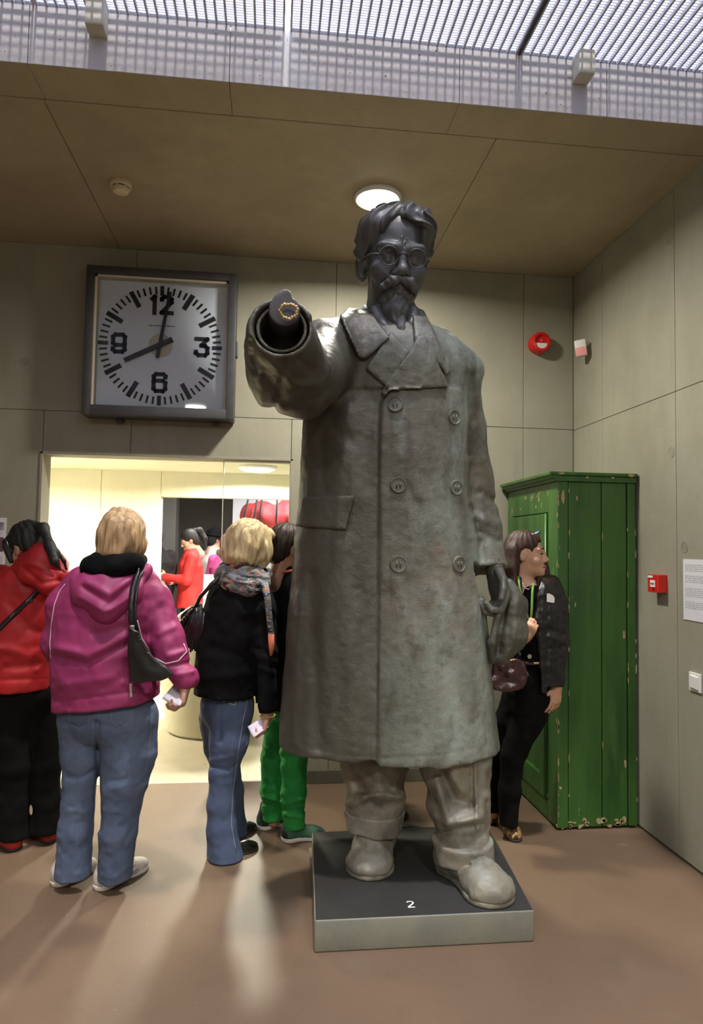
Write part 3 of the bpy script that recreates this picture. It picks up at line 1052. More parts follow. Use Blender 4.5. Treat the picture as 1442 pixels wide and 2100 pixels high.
# seams, folds and drapery
for pts, w, a in [([(801, 830), (797, 1000), (799, 1300), (796, 1560)], 2.6, -.0022),
                  ([(812, 1190), (850, 1300), (890, 1440), (905, 1560)], 20, .013), ([(842, 1195), (900, 1330), (960, 1480)], 16, -.008),
                  ([(870, 1020), (905, 1120), (965, 1260)], 24, .010), ([(835, 1000), (862, 1050)], 12, -.007),
                  ([(640, 1180), (648, 1340), (655, 1530)], 15, -.017), ([(612, 1220), (606, 1400), (600, 1520)], 12, .010),
                  ([(700, 1120), (715, 1330), (728, 1550)], 22, .011), ([(752, 1250), (758, 1550)], 14, -.005),
                  ([(660, 900), (668, 1000)], 14, -.010), ([(700, 860), (728, 1010)], 24, .010), ([(748, 800), (756, 1000)], 16, -.006),
                  ([(660, 800), (690, 880), (716, 900)], 16, -.012), ([(950, 860), (945, 1000), (962, 1100)], 12, .006),
                  ([(585, 1508), (640, 1536), (700, 1548), (772, 1553)], 2.8, -.0025), ([(778, 1556), (900, 1549), (1014, 1528)], 2.8, -.0025)]:
    V.ridge(pts, w, a, FR)
for pts, w, a in [([(640, 660), (668, 720), (670, 800)], 9, -.010), ([(560, 745), (600, 790), (655, 790)], 9, .010), ([(545, 770), (590, 830), (650, 815)], 9, -.009),
                  ([(530, 760), (535, 830)], 9, .010), ([(585, 740), (575, 800), (560, 845)], 7, -.010), ([(610, 735), (640, 760)], 7, -.007), ([(517, 700), (524, 760)], 7, -.012)]:
    V.ridge(pts, w, a, 2.86)
for pts, w, a in [([(965, 770), (960, 850), (962, 930)], 8, -.012), ([(985, 1010), (1015, 1030)], 8, -.012), ([(975, 1060), (1020, 1075)], 9, .010),
                  ([(985, 1090), (1022, 1110)], 7, -.010), ([(968, 1030), (990, 1060), (985, 1100)], 7, .009), ([(985, 1158), (1045, 1158)], 5, .005)]:
    V.ridge(pts, w, a, 3.3)
V.folds(.007, .20, 2.0, (1, 1, 2.2)); V.folds(.004, .06, 5.0, (1, 1, 1.6)); V.folds(.0018, .02, 9.0)
# hollow hem and cuff
Vi = px_rows([(y, a + 24, b - 22, d - .045) for y, a, b, d in rows_px], D0)
V.profile(Vi, YAW, 0.0, 2.5, z0=HEM - .2, z1=HEM + .20, mode='sub')
V.chain([cuff_c - cuff_dir * .17, cuff_c + cuff_dir * .06], [.080, .094], 0.004, 'sub')
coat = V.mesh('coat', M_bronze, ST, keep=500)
T_coat = bvh(coat)

LAP = dict(lapel=[([(797, 690), (751, 757), (794, 792), (806, 780), (838, 722), (803, 682)], .016),
                  ([(858, 690), (872, 690), (918, 792), (800, 798), (788, 812), (783, 806), (800, 778), (838, 728)], .026)],
           collar=[([(737, 612), (699, 648), (738, 733), (750, 735), (798, 692), (775, 662), (757, 636)], .024),
                   ([(846, 628), (868, 638), (886, 672), (923, 762), (916, 767), (880, 718), (864, 690), (852, 700)], .022)])
for nm, L in LAP.items():
    for poly, t in L:
        lo, hi = px_box(poly, 2.6, 3.2)
        S = V.shell(in_px(poly, front=3.12, rnd=.004), t, .012, .005, lo, hi)
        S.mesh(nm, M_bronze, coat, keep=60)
poly = [(622, 1020), (726, 1018), (709, 1085), (607, 1078)]
lo, hi = px_box(poly, 2.7, 3.2)
S = V.shell(in_px(poly, front=3.12, rnd=.003), .020, .010, .005, lo, hi)
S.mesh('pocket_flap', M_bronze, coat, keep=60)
# stitched line on the big lapel
for line in [[(813, 787), (908, 783), (868, 708)]]:
    pass
# buttons with a rim and four stitched slots
for (bx_, by_, r) in [(811, 830, .0335), (931, 856, .0325), (817, 995, .034), (935, 1000, .0325), (817, 1157, .036), (941, 1157, .0345)]:
    p, nn = hit(T_coat, bx_, by_)
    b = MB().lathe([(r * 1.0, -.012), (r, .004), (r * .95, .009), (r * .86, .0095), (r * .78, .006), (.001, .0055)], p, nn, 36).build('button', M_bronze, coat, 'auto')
    up = np.array([0, 0, 1.0]); up -= nn * (up @ nn); up /= np.linalg.norm(up); sd = np.cross(up, nn)
    mb = MB()
    for sx in (-1, 1):
        mb.tube([p + nn * .0065 + sd * sx * r * .22 + up * r * .34, p + nn * .0085 + sd * sx * r * .22, p + nn * .0065 + sd * sx * r * .22 - up * r * .34], r * .10, 6)
    mb.build('button_thread', M_bronze, b, True)

# --- inside of the outstretched sleeve: lining sleeve, stump and its gilded edge
S = Vol(cuff_c - .26, cuff_c + .22, 0.005, .06)
S.chain([cuff_c - cuff_dir * .16, cuff_c - cuff_dir * .012], [.078, .083], 0)
S.half(cuff_c - cuff_dir * .016, cuff_dir + np.array([0, -.25, .05]), .003)
S.chain([cuff_c - cuff_dir * .13, cuff_c + cuff_dir * .05], [.066, .074], .004, 'sub')
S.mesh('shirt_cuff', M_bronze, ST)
p0 = P(584, 668, 2.30); p1 = P(583, 633, 2.15)
ax = p1 - p0; ax /= np.linalg.norm(ax)
S = Vol(p0 - .14, p1 + .14, 0.0045, .05)
S.cap(p0, p1 + ax * .04, .050, .050, 0, sq=(RT, 1.0))
face_n = ax * .25 - FW * 1.0 + UP * -.25
S.half(p1, face_n, .003)
S.cap(P(572, 612, 2.16), P(585, 606, 2.18), .016, .02, .012)
S.mesh('wrist_stump', M_stump, ST)
fn = face_n / np.linalg.norm(face_n)
e1 = np.cross(fn, UP); e1 /= np.linalg.norm(e1); e2 = np.cross(e1, fn)
ctr = P(592, 638, 2.138)
ring = []
for k in range(54):
    a = 2 * math.pi * k / 54
    rr = .0235 * (1 + .05 * math.sin(3 * a) + .07 * math.sin(7 * a + 1) + .05 * math.sin(13 * a))
    ring.append(ctr + e1 * rr * 1.15 * math.cos(a) + e2 * rr * .92 * math.sin(a) - fn * .001)
MB().tube(ring, [.0045 + .0022 * math.sin(2.1 * i) for i in range(54)], 6, closed=True).build('gilded_break_edge', M_gold, ST, True)

# --- head ---------------------------------------------------------------
HS = 1.80
HM = frame(180 + YAW - 9, -15, 1.5)
HC = P(809, 536, 3.04)
VH = Vol(HC - np.array([.27, .27, .42]), HC + np.array([.27, .26, .30]), 0.0042, .06)
T = head(VH, HC, HM, HS)
E_ = lambda V_, p, r, k, mode='add': V_.ell(T(*p), np.array(r) * HS, k * HS, HM, mode)
C_ = lambda V_, p, q, a, b, k, mode='add': V_.cap(T(*p), T(*q), a * HS, b * HS, k * HS, mode)
# frown, cheeks, bags
for sx in (-1, 1):
    C_(VH, (sx * .008, .094, .020), (sx * .006, .094, .040), .0045, .003, .008)
    C_(VH, (0, .097, .018), (0, .093, .042), .0026, .002, .003, 'sub')
    C_(VH, (sx * .012, .091, .014), (sx * .046, .078, .024), .010, .008, .008)
    C_(VH, (sx * .052, .064, -.028), (sx * .030, .078, -.046), .012, .010, .014)
    C_(VH, (sx * .020, .090, -.036), (sx * .040, .074, -.068), .0022, .002, .006, 'sub')
    for hz in (.050, .060):
        C_(VH, (sx * .002, .086, hz), (sx * .036, .078, hz + .004), .0014, .001, .003, 'sub')
VH.folds(.0018 * HS, .02 * HS, 3.0)
VH.mesh('head', M_bronze_head, ST, keep=400)
hd = bpy.data.objects['head']
# hair: swept back waves
Vr = Vol(HC - np.array([.27, .27, .16]), HC + np.array([.27, .26, .31]), 0.0045, .06)
E_(Vr, (0, -.020, .048), (.086, .098, .086), .01)
E_(Vr, (-.022, .004, .102), (.048, .062, .026), .03)
E_(Vr, (-.052, .012, .076), (.034, .062, .040), .03)
E_(Vr, (.050, .000, .074), (.036, .062, .038), .03)
for sx in (-1, 1):
    C_(Vr, (sx * .074, .010, .035), (sx * .077, .012, -.002), .014, .007, .02)
    C_(Vr, (sx * .074, -.045, .03), (sx * .060, -.075, -.03), .022, .02, .02)
# brow line: keep the forehead and temples clear
E_(Vr, (.003, .102, .036), (.061, .072, .062), .010, 'sub')
E_(Vr, (0, .095, -.045), (.088, .082, .060), .006, 'sub')
E_(Vr, (0, .0, -.105), (.13, .13, .07), .01, 'sub')


def waves(x, y, z):
    p = np.stack([x - HC[0], y - HC[1], z - HC[2]], 0) / HS
    u, v, w = (HM[i][0] * p[0] + HM[i][1] * p[1] + HM[i][2] * p[2] for i in range(3))
    ph = 118 * u + 30 * np.sin(26 * v + 6 * u) * .12 + 14 * (vnoise(u * 18 + 5, v * 12, w * 18) - .5) + 34 * w * np.sign(u)
    return HS * (.0038 * np.sin(ph) + .0016 * np.sin(2.3 * ph + 1) + .004 * (vnoise(u * 30, v * 14, w * 30 + 3) - .5))


Vr.disp(waves, .04)
Vr.mesh('hair', M_bronze_head, ST, keep=300)
# moustache and pointed beard
Vb = Vol(HC - np.array([.2, .25, .42]), HC + np.array([.2, .15, .02]), 0.0038, .05)
for sx in (-1, 1):
    Vb.chain([T(sx * .004, .106, -.054), T(sx * .020, .099, -.059), T(sx * .036, .086, -.072), T(sx * .041, .078, -.083)],
             np.array([.0085, .0115, .0085, .004]) * HS, .010 * HS)
    pass
for sx in (-1, 1):
    Vb.chain([T(sx * .026, .062, -.096), T(sx * .014, .078, -.128), T(0, .086, -.150)], np.array([.016, .016, .012]) * HS, .012 * HS)
Vb.chain([T(0, .078, -.098), T(0, .087, -.124), T(-.001, .094, -.150), T(-.003, .096, -.182)], np.array([.023, .024, .017, .005]) * HS, .012 * HS)


def bristle(x, y, z):
    p = np.stack([x - HC[0], y - HC[1], z - HC[2]], 0) / HS
    u, v, w = (HM[i][0] * p[0] + HM[i][1] * p[1] + HM[i][2] * p[2] for i in range(3))
    return HS * (.0020 * np.sin(330 * u * (1 + 2.0 * (-w - .06)) + 5 * np.sin(60 * w)) + .003 * (vnoise(u * 90, v * 50, w * 30) - .5))


Vb.disp(lambda x, y, z: .55 * bristle(x, y, z), .03)
Vb.mesh('beard', M_bronze_head, ST, keep=200)
# spectacles
mb = MB()
for sx in (-1, 1):
    cc = (sx * .0335, .100, -.004)
    mb.tube([T(cc[0] + .0225 * math.cos(a), cc[1] - .10 * abs(cc[0] + .0225 * math.cos(a)) ** 1.0 * .35, cc[2] + .0215 * math.sin(a)) for a in np.linspace(0, 2 * math.pi, 28)[:-1]],
            .0017 * HS, 6, closed=True)
    mb.tube([T(sx * .0555, .098, -.002), T(sx * .072, .075, .000), T(sx * .080, .02, -.002)], .0016 * HS, 6)
mb.tube([T(-.012, .100, -.001), T(-.005, .108, .004), T(.005, .108, .004), T(.012, .100, -.001)], .0017 * HS, 6)
mb.build('spectacles', M_bronze_head, ST, True)
# neck, shirt collar and tie
Vn = Vol(P(808, 680, 3.0) - .22, P(808, 640, 3.0) + .24, 0.005, .05)
Vn.cap(P(806, 712, 3.06), P(806, 640, 3.06), .115, .104, 0)
Vn.cap(P(806, 705, 3.02), P(815, 735, 2.95), .08, .06, .03)
for sx, pts in ((-1, [(770, 640), (790, 672), (812, 690)]), (1, [(846, 640), (845, 668), (836, 700)])):
    Vn.chain([P(pts[0][0], pts[0][1], 2.97), P(pts[1][0], pts[1][1], 2.93), P(pts[2][0], pts[2][1], 2.90)], [.03, .028, .014], .01)
Vn.mesh('shirt_collar', M_bronze_head, ST, keep=100)
Vt = Vol(P(824, 690, 2.88) - .12, P(824, 690, 2.88) + .12, 0.004, .04)
Vt.chain([P(821, 656, 2.905), P(823, 672, 2.890)], [.024, .017], .006, sq=(FW, .5))
Vt.chain([P(823, 676, 2.890), P(828, 712, 2.878), P(832, 735, 2.875)], [.018, .030, .032], .006, sq=(FW, .35))
Vt.mesh('necktie', M_bronze_head, ST, keep=60)

# --- hand with a crumpled cap -------------------------------------------
w = aR[4]
Vd = Vol(w - np.array([.16, .2, .36]), w + np.array([.16, .16, .1]), 0.0055, .05)
hand(Vd, P(1012, 1158, 3.03), P(1030, 1235, 2.98) - P(1012, 1158, 3.03), -RT * .9 - FW * .3, 1.75, (38, 62, 48), thumb=-1)
Vd.mesh('hand', M_bronze_dark, ST, keep=100)
Vc = Vol(P(1040, 1290, 3.0) - np.array([.16, .22, .24]), P(1040, 1290, 3.0) + np.array([.18, .22, .24]), 0.0065, .06)
Vc.chain([P(1036, 1205, 3.0), P(1050, 1240, 2.99), P(1046, 1300, 2.97), P(1026, 1345, 2.96)], [.038, .058, .066, .040], .03, sq=(FW, .7))
Vc.chain([P(1036, 1212, 2.95), P(1022, 1262, 2.92), P(1010, 1318, 2.91), P(1012, 1358, 2.92)], [.022, .020, .020, .014], .012)
Vc.ridge([(1040, 1225), (1030, 1290), (1022, 1340)], 6, -.014)
Vc.ridge([(1060, 1235), (1056, 1300), (1040, 1345)], 8, .008)
Vc.folds(.010, .05, 4.0, (1, 1, 1.8)); Vc.folds(.003, .018, 8.0)
Vc.mesh('cap', M_bronze_dark, ST, keep=200)

# --- trousers and boots ---------------------------------------------------
Vl = Vol((0.18, 2.55, PH - .02), (1.12, 3.45, 0.95), 0.0072)
dL, dR = 3.10, 2.99
Vl.chain([P(764, 1480, dL + .03), P(767, 1560, dL + .02), P(769, 1640, dL), P(768, 1664, dL)], [.150, .147, .126, .116], .03, sq=(FW, .95))
Vl.chain([P(932, 1480, dR + .05), P(934, 1560, dR + .02), P(943, 1650, dR), P(950, 1722, dR - .03)], [.148, .144, .126, .114], .03, sq=(FW, .95))
for pts, w_, a in [([(718, 1650), (760, 1636), (815, 1640)], 8, .016), ([(735, 1600), (760, 1640), (775, 1655)], 9, -.012), ([(745, 1632), (790, 1628), (826, 1634)], 6, .016),
                   ([(715, 1570), (735, 1620)], 10, -.014), ([(770, 1570), (780, 1620)], 12, .010),
                   ([(974, 1555), (976, 1640), (980, 1700)], 4, .012), ([(968, 1560), (968, 1660)], 6, -.007), ([(905, 1570), (930, 1640), (965, 1650)], 10, -.016),
                   ([(895, 1600), (920, 1690), (975, 1680)], 9, .016), ([(905, 1712), (940, 1700), (985, 1690)], 6, -.012), ([(925, 1590), (950, 1620)], 10, .012)]:
    Vl.ridge(pts, w_, a, 3.1)
Vl.folds(.009, .10, 1.0, (1, 1, .8)); Vl.folds(.003, .03, 6.0)
Vl.op(lambda X, Y, Z: (np.where(X < .66, P(768, 1668, dL)[2], P(950, 1726, dR - .03)[2]) + 0 * Y - Z).astype(np.float32), None, None, 0.004, 'and')
Vl.mesh('trousers', M_bronze_feet, ST, keep=200)
for pts, rr, tilt in (([P(768, 1660, dL), P(766, 1700, dL - .01)], (.134, .124), (0.03, -.02)), ([P(949, 1716, dR - .03), P(953, 1764, dR - .06)], (.133, .122), (-.03, -.1))):
    Vu = Vol(pts[1] - .18, pts[0] + .18, 0.006, .05)
    Vu.cap(pts[0], pts[1], rr[0], rr[1], 0, sq=(FW, .95))
    nrm = np.array([tilt[0], tilt[1], 1.0])
    Vu.half(pts[0], nrm, .006); Vu.half(pts[1], -nrm, .006)
    Vu.folds(.006, .07, 2.0)
    Vu.mesh('turn_up', M_bronze_feet, ST, keep=100)


def boot(name, toe, heel, ankle, r, mat):
    toe, heel = np.array(toe, float), np.array(heel, float)
    f = toe - heel; L = np.linalg.norm(f); f /= L
    M = np.array([np.cross(f, (0, 0, 1)), f, (0, 0, 1)])
    g = lambda a, z: heel + f * (L * a) + np.array([0, 0, z])
    B = Vol(np.minimum(toe, heel) - np.array([.16, .16, .03]), np.maximum(toe, heel) + np.array([.16, .16, .36]), 0.006, .05)
    B.ell(g(.13, r * .75), (r * .86, L * .15, r * 1.05), .05, M)
    B.cap(g(.16, r * .7), g(.62, r * .62), r * .82, r * .92, .05, sq=((0, 0, 1), .9))
    B.ell(g(.78, r * .46), (r * 1.06, L * .24, r * .66), .04, M)
    B.ell(g(.84, r * .30), (r * 1.02, L * .17, r * .60), .03, M)
    B.cap(ankle, g(.30, r * .9), r * .84, r * .86, .06)
    # creases across the instep, seam of the toe cap
    side = M[0]
    for a, z, amp in ((.50, 1.50, -.010), (.62, 1.20, -.009)):
        B.cap(g(a, r * z) - side * r * .7, g(a, r * z) + side * r * .7, .007, .007, .012, 'sub' if amp < 0 else 'add')
    B.folds(.005, .05, 3.0); B.folds(.002, .02, 5.0)
    B.half((0, 0, PH + .020), (0, 0, -1), .003)
    o = B.mesh(name, mat, ST, keep=200)
    W = Vol(np.minimum(toe, heel) - np.array([.16, .16, .02]), np.maximum(toe, heel) + np.array([.16, .16, .05]), 0.006, .05)
    W.ell(g(.16, .01), (r * .92, L * .18, .10), .03, M)
    W.cap(g(.16, .01), g(.6, .01), r * .72, r * .90, .03)
    W.ell(g(.77, .01), (r * 1.16, L * .255, .10), .03, M)
    W.half((0, 0, PH + .024), (0, 0, 1), .004); W.half((0, 0, PH + .0008), (0, 0, -1), .003)
    W.mesh('boot_sole', mat, o, keep=100)
    return o


boot('boot', onz(752, 1806, PH), onz(780, 1712, PH) + arr(0, 0, 0), P(768, 1700, dL - .02), .092, M_bronze_feet)
boot('boot', onz(1032, 1862, PH), onz(915, 1772, PH), P(952, 1768, dR - .03), .092, M_bronze_feet)
# ================================================================== THINGS ON THE WALLS
# --- square station clock
M_clockframe = material('grey_enamel_frame', (0.040, 0.040, 0.046), 0.42, spec=0.5, layers=[dict(colour=(0.06, 0.06, 0.066), scale=5, fac=.7), dict(colour=(0.025, 0.023, 0.022), scale=14, lo=.58, hi=.75, fac=.7)])
M_clockface = material('grey_clock_face', (0.74, 0.78, 0.88), 0.55, layers=[dict(colour=(0.66, 0.70, 0.80), scale=3, fac=.7)])
M_black = material('black_paint', (0.012, 0.012, 0.013), 0.5)
M_lip = material('cream_lip', (0.55, 0.49, 0.36), 0.5)
CX0, CX1, CZ0, CZ1 = -1.190, -0.262, 2.325, 3.268
CYF, CYB = 4.335, 4.492
ck = empty('wall_clock', ((CX0 + CX1) / 2, CYB, CZ0), 'large square grey wall clock with black numerals showing about eight', 'clock')
mb = MB()
tw = 0.052
outer = [(CX0, CZ0), (CX1, CZ0), (CX1, CZ1), (CX0, CZ1)]
mb.box((CX0, CYF, CZ0), (CX0 + tw, CYB, CZ1), 0.008); mb.box((CX1 - tw, CYF, CZ0), (CX1, CYB, CZ1), 0.008)
mb.box((CX0 + .004, CYF + .001, CZ1 - tw), (CX1 - .004, CYB, CZ1 - .001), 0.008); mb.box((CX0 + .004, CYF + .001, CZ0 + .001), (CX1 - .004, CYB, CZ0 + tw + .012), 0.008)
mb.build('frame', M_clockframe, ck, 'auto')
FY = CYF + 0.075
MB().box((CX0 + .03, FY, CZ0 + .03), (CX1 - .03, CYB - .002, CZ1 - .03)).build('dial', M_clockface, ck)
mb = MB()
a0, a1, b0, b1 = CX0 + tw, CX1 - tw, CZ0 + tw + .012, CZ1 - tw
mb.box((a0, CYF + .02, b0), (a0 + .014, FY, b1)); mb.box((a1 - .010, CYF + .02, b0), (a1, FY, b1)); mb.box((a0, CYF + .02, b1 - .014), (a1, FY, b1))
mb.build('inner_lip', M_lip, ck)
ccx, ccz = -0.736, 2.797


def on_dial(pts, w, name, lift=0.004, parent=ck, mat=M_black, thick=0.005):
    """flat strokes of width w on the dial"""
    m = MB()
    for line in pts:
        for (p, q) in zip(line[:-1], line[1:]):
            p, q = np.array(p, float), np.array(q, float)
            d = q - p; L = np.linalg.norm(d); d /= L; e = np.array([-d[1], d[0]])
            p = p - d * w * .46; q = q + d * w * .46
            quad = [p - e * w / 2, q - e * w / 2, q + e * w / 2, p + e * w / 2]
            vs = [(ccx + a, FY - lift, ccz + b) for a, b in quad] + [(ccx + a, FY - lift + thick, ccz + b) for a, b in quad]
            m.add(vs, [[0, 1, 2, 3], [7, 6, 5, 4], [0, 4, 5, 1], [1, 5, 6, 2], [2, 6, 7, 3], [3, 7, 4, 0]])
    return m.build(name, mat, parent)


for k in range(60):
    a = math.radians(k * 6)
    r0, r1, w = (0.292, 0.375, 0.030) if k % 5 == 0 else (0.338, 0.375, 0.0125)
    if k % 15 == 0: r0, w = 0.335, 0.024
    on_dial([[(r0 * math.sin(a), r0 * math.cos(a)), (r1 * math.sin(a), r1 * math.cos(a))]], w, 'minute_mark')


def num(strokes, cx_, cz_, s=1.0, w=.026, name='numeral'):
    on_dial([[(cx_ + a * s, cz_ + b * s) for a, b in L] for L in strokes], w, name)


three = [[(-.035, .052), (.034, .052), (-.002, .010), (.020, .008), (.036, -.006), (.036, -.038), (.022, -.053), (-.020, -.053), (-.036, -.040), (-.036, -.030)]]
nine = [[(.036, -.004), (.030, -.012), (-.022, -.012), (-.036, 0), (-.036, .040), (-.022, .054), (.022, .054), (.036, .040), (.036, -.040), (.022, -.054), (-.022, -.054), (-.036, -.042), (-.036, -.034)]]
six = [[(-a, -b) for a, b in nine[0]]]
two = [[(-.030, .034), (-.030, .040), (-.016, .054), (.016, .054), (.030, .040), (.030, .020), (-.030, -.050), (.034, -.050)]]
one = [[(-.016, .036), (0, .052), (0, -.054)]]
num(three, .258, .002); num(nine, -.258, .002); num(six, 0, -.240); num(one, -.045, .262); num(two, .030, .262)
on_dial([[(-.075 + k * .0125, .127), (-.075 + k * .0125 + (.004 if k % 3 else .007), .127)] for k in range(13)], .0055, 'dial_print', .0015, thick=.001)
MB().lathe([(.074, 0), (.074, .004), (.001, .0045)], (ccx, FY - .002, ccz), (0, -1, 0), 40).build('centre_disc', M_lip, ck)


def clock_hand(ang, back, front, w, y, name):
    a = math.radians(ang)
    d = np.array([math.sin(a), math.cos(a)])
    m = MB()
    e = np.array([d[1], -d[0]])
    pts = [-d * back - e * w / 2, -d * back + e * w / 2, d * front + e * w * .42, d * front - e * w * .42]
    m.add([(ccx + p[0], y, ccz + p[1]) for p in pts] + [(ccx + p[0], y + .004, ccz + p[1]) for p in pts],
          [[0, 1, 2, 3], [7, 6, 5, 4], [0, 4, 5, 1], [1, 5, 6, 2], [2, 6, 7, 3], [3, 7, 4, 0]])
    m.build(name, M_black, ck)


clock_hand(243, .085, .245, .034, FY - .022, 'hour_hand')
clock_hand(9, .090, .345, .023, FY - .034, 'minute_hand')
MB().lathe([(.014, 0), (.014, .03), (.001, .031)], (ccx, FY - .006, ccz), (0, -1, 0), 16).build('hub', M_black, ck, 'auto')
MB().box((a0 + .003, CYF + .022, b0 + .003), (a1 - .003, CYF + .026, b1 - .003)).build('pane', glass('clock_glass', (.97, .98, .99), 1.22), ck)
for x, z in ((-.985, CZ1 + .012), (-.43, CZ1 + .012), (-.985, CZ0 - .010), (-.38, CZ0 - .010)):
    MB().box((x - .022, CYB - .05, z - .014), (x + .022, CYB + .004, z + .014), .006).build('mounting_lug', M_clockframe, ck)
MB().box((CX1 - .001, CYF + .06, CZ0 + .42), (CX1 + .012, CYF + .12, CZ0 + .52), .004).build('hinge', M_clockframe, ck)

# --- red fire alarm sounder
M_red = material('glossy_red_plastic', (0.55, 0.012, 0.010), 0.22, spec=0.6)
M_label = material('white_label', (0.72, 0.70, 0.66), 0.5)
p = ony(1103, 707, YB)
p[1] = YB
fb = empty('fire_alarm_sounder', p, 'round glossy red fire alarm sounder on the back wall', 'alarm')
MB().lathe([(.072, 0), (.073, .03), (.071, .062), (.062, .077), (.050, .080), (.045, .074), (.044, .066), (.001, .064)], p, (0, -1, 0), 40).build('housing', M_red, fb, 'auto')
half = [(.040 * math.cos(a), .040 * math.sin(a) - .008) for a in np.linspace(math.pi, 2 * math.pi, 16)]
MB().prism(half, .0655, .069, p, (1, 0, 0), (0, 0, 1)).build('label', M_label, fb)
MB().lathe([(.004, 0), (.003, .004)], p + arr(0, -.066, .012), (0, -1, 0), 10).build('lens', M_label, fb)

# --- white and pink detector on a bracket on the right wall
p = onx(1209, 716, XR)
M_pink = material('pink_plastic', (0.80, 0.33, 0.33), 0.4)
M_wplast = material('white_plastic', (0.74, 0.73, 0.70), 0.4)
rb = frame(205, -8, -8)
det = empty('motion_detector', p, 'small tilted white box with pink lower half on the right wall', 'sensor')
cc = p + arr(-.065, -.01, 0)
MB().box(cc - arr(.036, .025, .054), cc + arr(.036, .025, .054), .010, rb.T, cc).build('housing', M_wplast, det, 'auto')
lowc = cc + rb.T @ arr(0, .026, -.024)
MB().box(lowc - arr(.034, .004, .028), lowc + arr(.034, .004, .028), .003, rb.T, lowc).build('pink_lens', M_pink, det, 'auto')
MB().tube([p + arr(0, 0, .035), p + arr(-.03, -.0, .045), cc + arr(0, .01, .03)], .013, 10).build('bracket', M_wplast, det, True)

# --- red call point on the right wall
cp = empty('fire_call_point', onx(1356, 1202, XR), 'small square red fire call point beside the green wardrobe', 'alarm')
p = onx(1356, 1202, XR); p[0] = XR
ya, yb_, za, zb = 3.353, 3.478, 1.318, 1.412
ya, yb_ = 3.376, 3.476
MB().box((XR - .052, ya, za), (XR - .0005, yb_, zb), .004).build('housing', M_red, cp)
MB().box((XR - .055, ya + .028, za + .028), (XR - .051, ya + .072, za + .064), .001).build('glass_label', M_label, cp)
MB().box((XR - .0545, ya + .050, za + .076), (XR - .051, ya + .094, za + .088), .001).build('sticker', M_label, cp)
MB().box((XR - .054, ya + .034, za + .012), (XR - .051, ya + .05, za + .02), .001).build('keyhole', M_black, cp)
mb = MB()
for k in range(3):
    mb.box((XR - .0556, ya + .034 + k * .012, za + .040), (XR - .0549, ya + .042 + k * .012, za + .050))
mb.build('label_print', M_black, cp)

# --- paper sheets with blocks of small print
M_paper = material('white_paper', (0.66, 0.655, 0.70), 0.7, layers=[dict(colour=(0.60, 0.595, 0.64), scale=6, fac=.6)])
M_print = material('grey_small_print', (0.42, 0.42, 0.47), 0.8)
M_photo = material('printed_photo', (0.16, 0.13, 0.15), 0.6, layers=[dict(colour=(0.42, 0.40, 0.43), scale=22, lo=.45, hi=.6, fac=1)])
M_photo2 = material('printed_dark_photo', (0.10, 0.045, 0.065), 0.6, layers=[dict(colour=(0.30, 0.25, 0.30), scale=9, lo=.5, hi=.7, fac=1, stretch=(.4, .4, 1.5))])
ps = MB().box((XR - .004, 2.86, 1.197), (XR - .0005, 3.231, 1.498)).build('paper_sheet', M_paper, origin=(XR, 3.05, 1.2))
tag(ps, 'white printed sheet on the right wall, cut by the picture edge', 'sheet')
mb = MB()
rnd = random.Random(3)
for blk, (z1, n) in enumerate(((1.470, 4), (1.415, 4), (1.355, 5), (1.287, 4))):
    for k in range(n):
        z = z1 - k * .0095
        y0 = 3.212
        while y0 > 2.90:
            L = rnd.uniform(.012, .034)
            mb.box((XR - .0046, y0 - L, z - .0026), (XR - .0039, y0, z + .0026))
            y0 -= L + .006
tag(mb.build('small_print', M_print, ps), kind='stuff')
a, b = ony(14, 1062, YB), ony(14, 1168, YB)
po = MB().box((a[0] - .42, YB - .004, 1.12), (a[0], YB - .0005, a[2])).build('paper_sheet', M_paper, origin=(a[0] - .2, YB, 1.12))
tag(po, 'white information sheet with two small photos on the back wall, far left', 'sheet')
MB().box((a[0] - .33, YB - .0052, a[2] - .078), (a[0] - .012, YB - .0039, a[2] - .028)).build('photo_print', M_photo, po)
MB().box((a[0] - .33, YB - .0052, a[2] - .212), (a[0] - .012, YB - .0039, a[2] - .122)).build('photo_print', M_photo2, po)
mb = MB()
for k in range(22):
    z = a[2] - .245 - k * .012
    x = a[0] - .014
    while x > a[0] - .38:
        L = rnd.uniform(.012, .03)
        mb.box((x - L, YB - .0048, z - .003), (x, YB - .0039, z + .003)); x -= L + .006
for k in range(2):
    mb.box((a[0] - .33, YB - .0048, a[2] - .094 - k * .012), (a[0] - .02, YB - .0039, a[2] - .090 - k * .012))
tag(mb.build('small_print', M_print, po), kind='stuff')

# --- light switch
sw = empty('light_switch', (XR, 3.14, .90), 'white square light switch low on the right wall', 'switch')
MB().box((XR - .010, 3.092, .858), (XR - .0005, 3.184, .948), .003).build('plate', M_wplast, sw)
MB().box((XR - .018, 3.106, .872), (XR - .008, 3.170, .934), .004, frame(0, 3).T, arr(XR - .013, 3.138, .903)).build('rocker', M_wplast, sw)

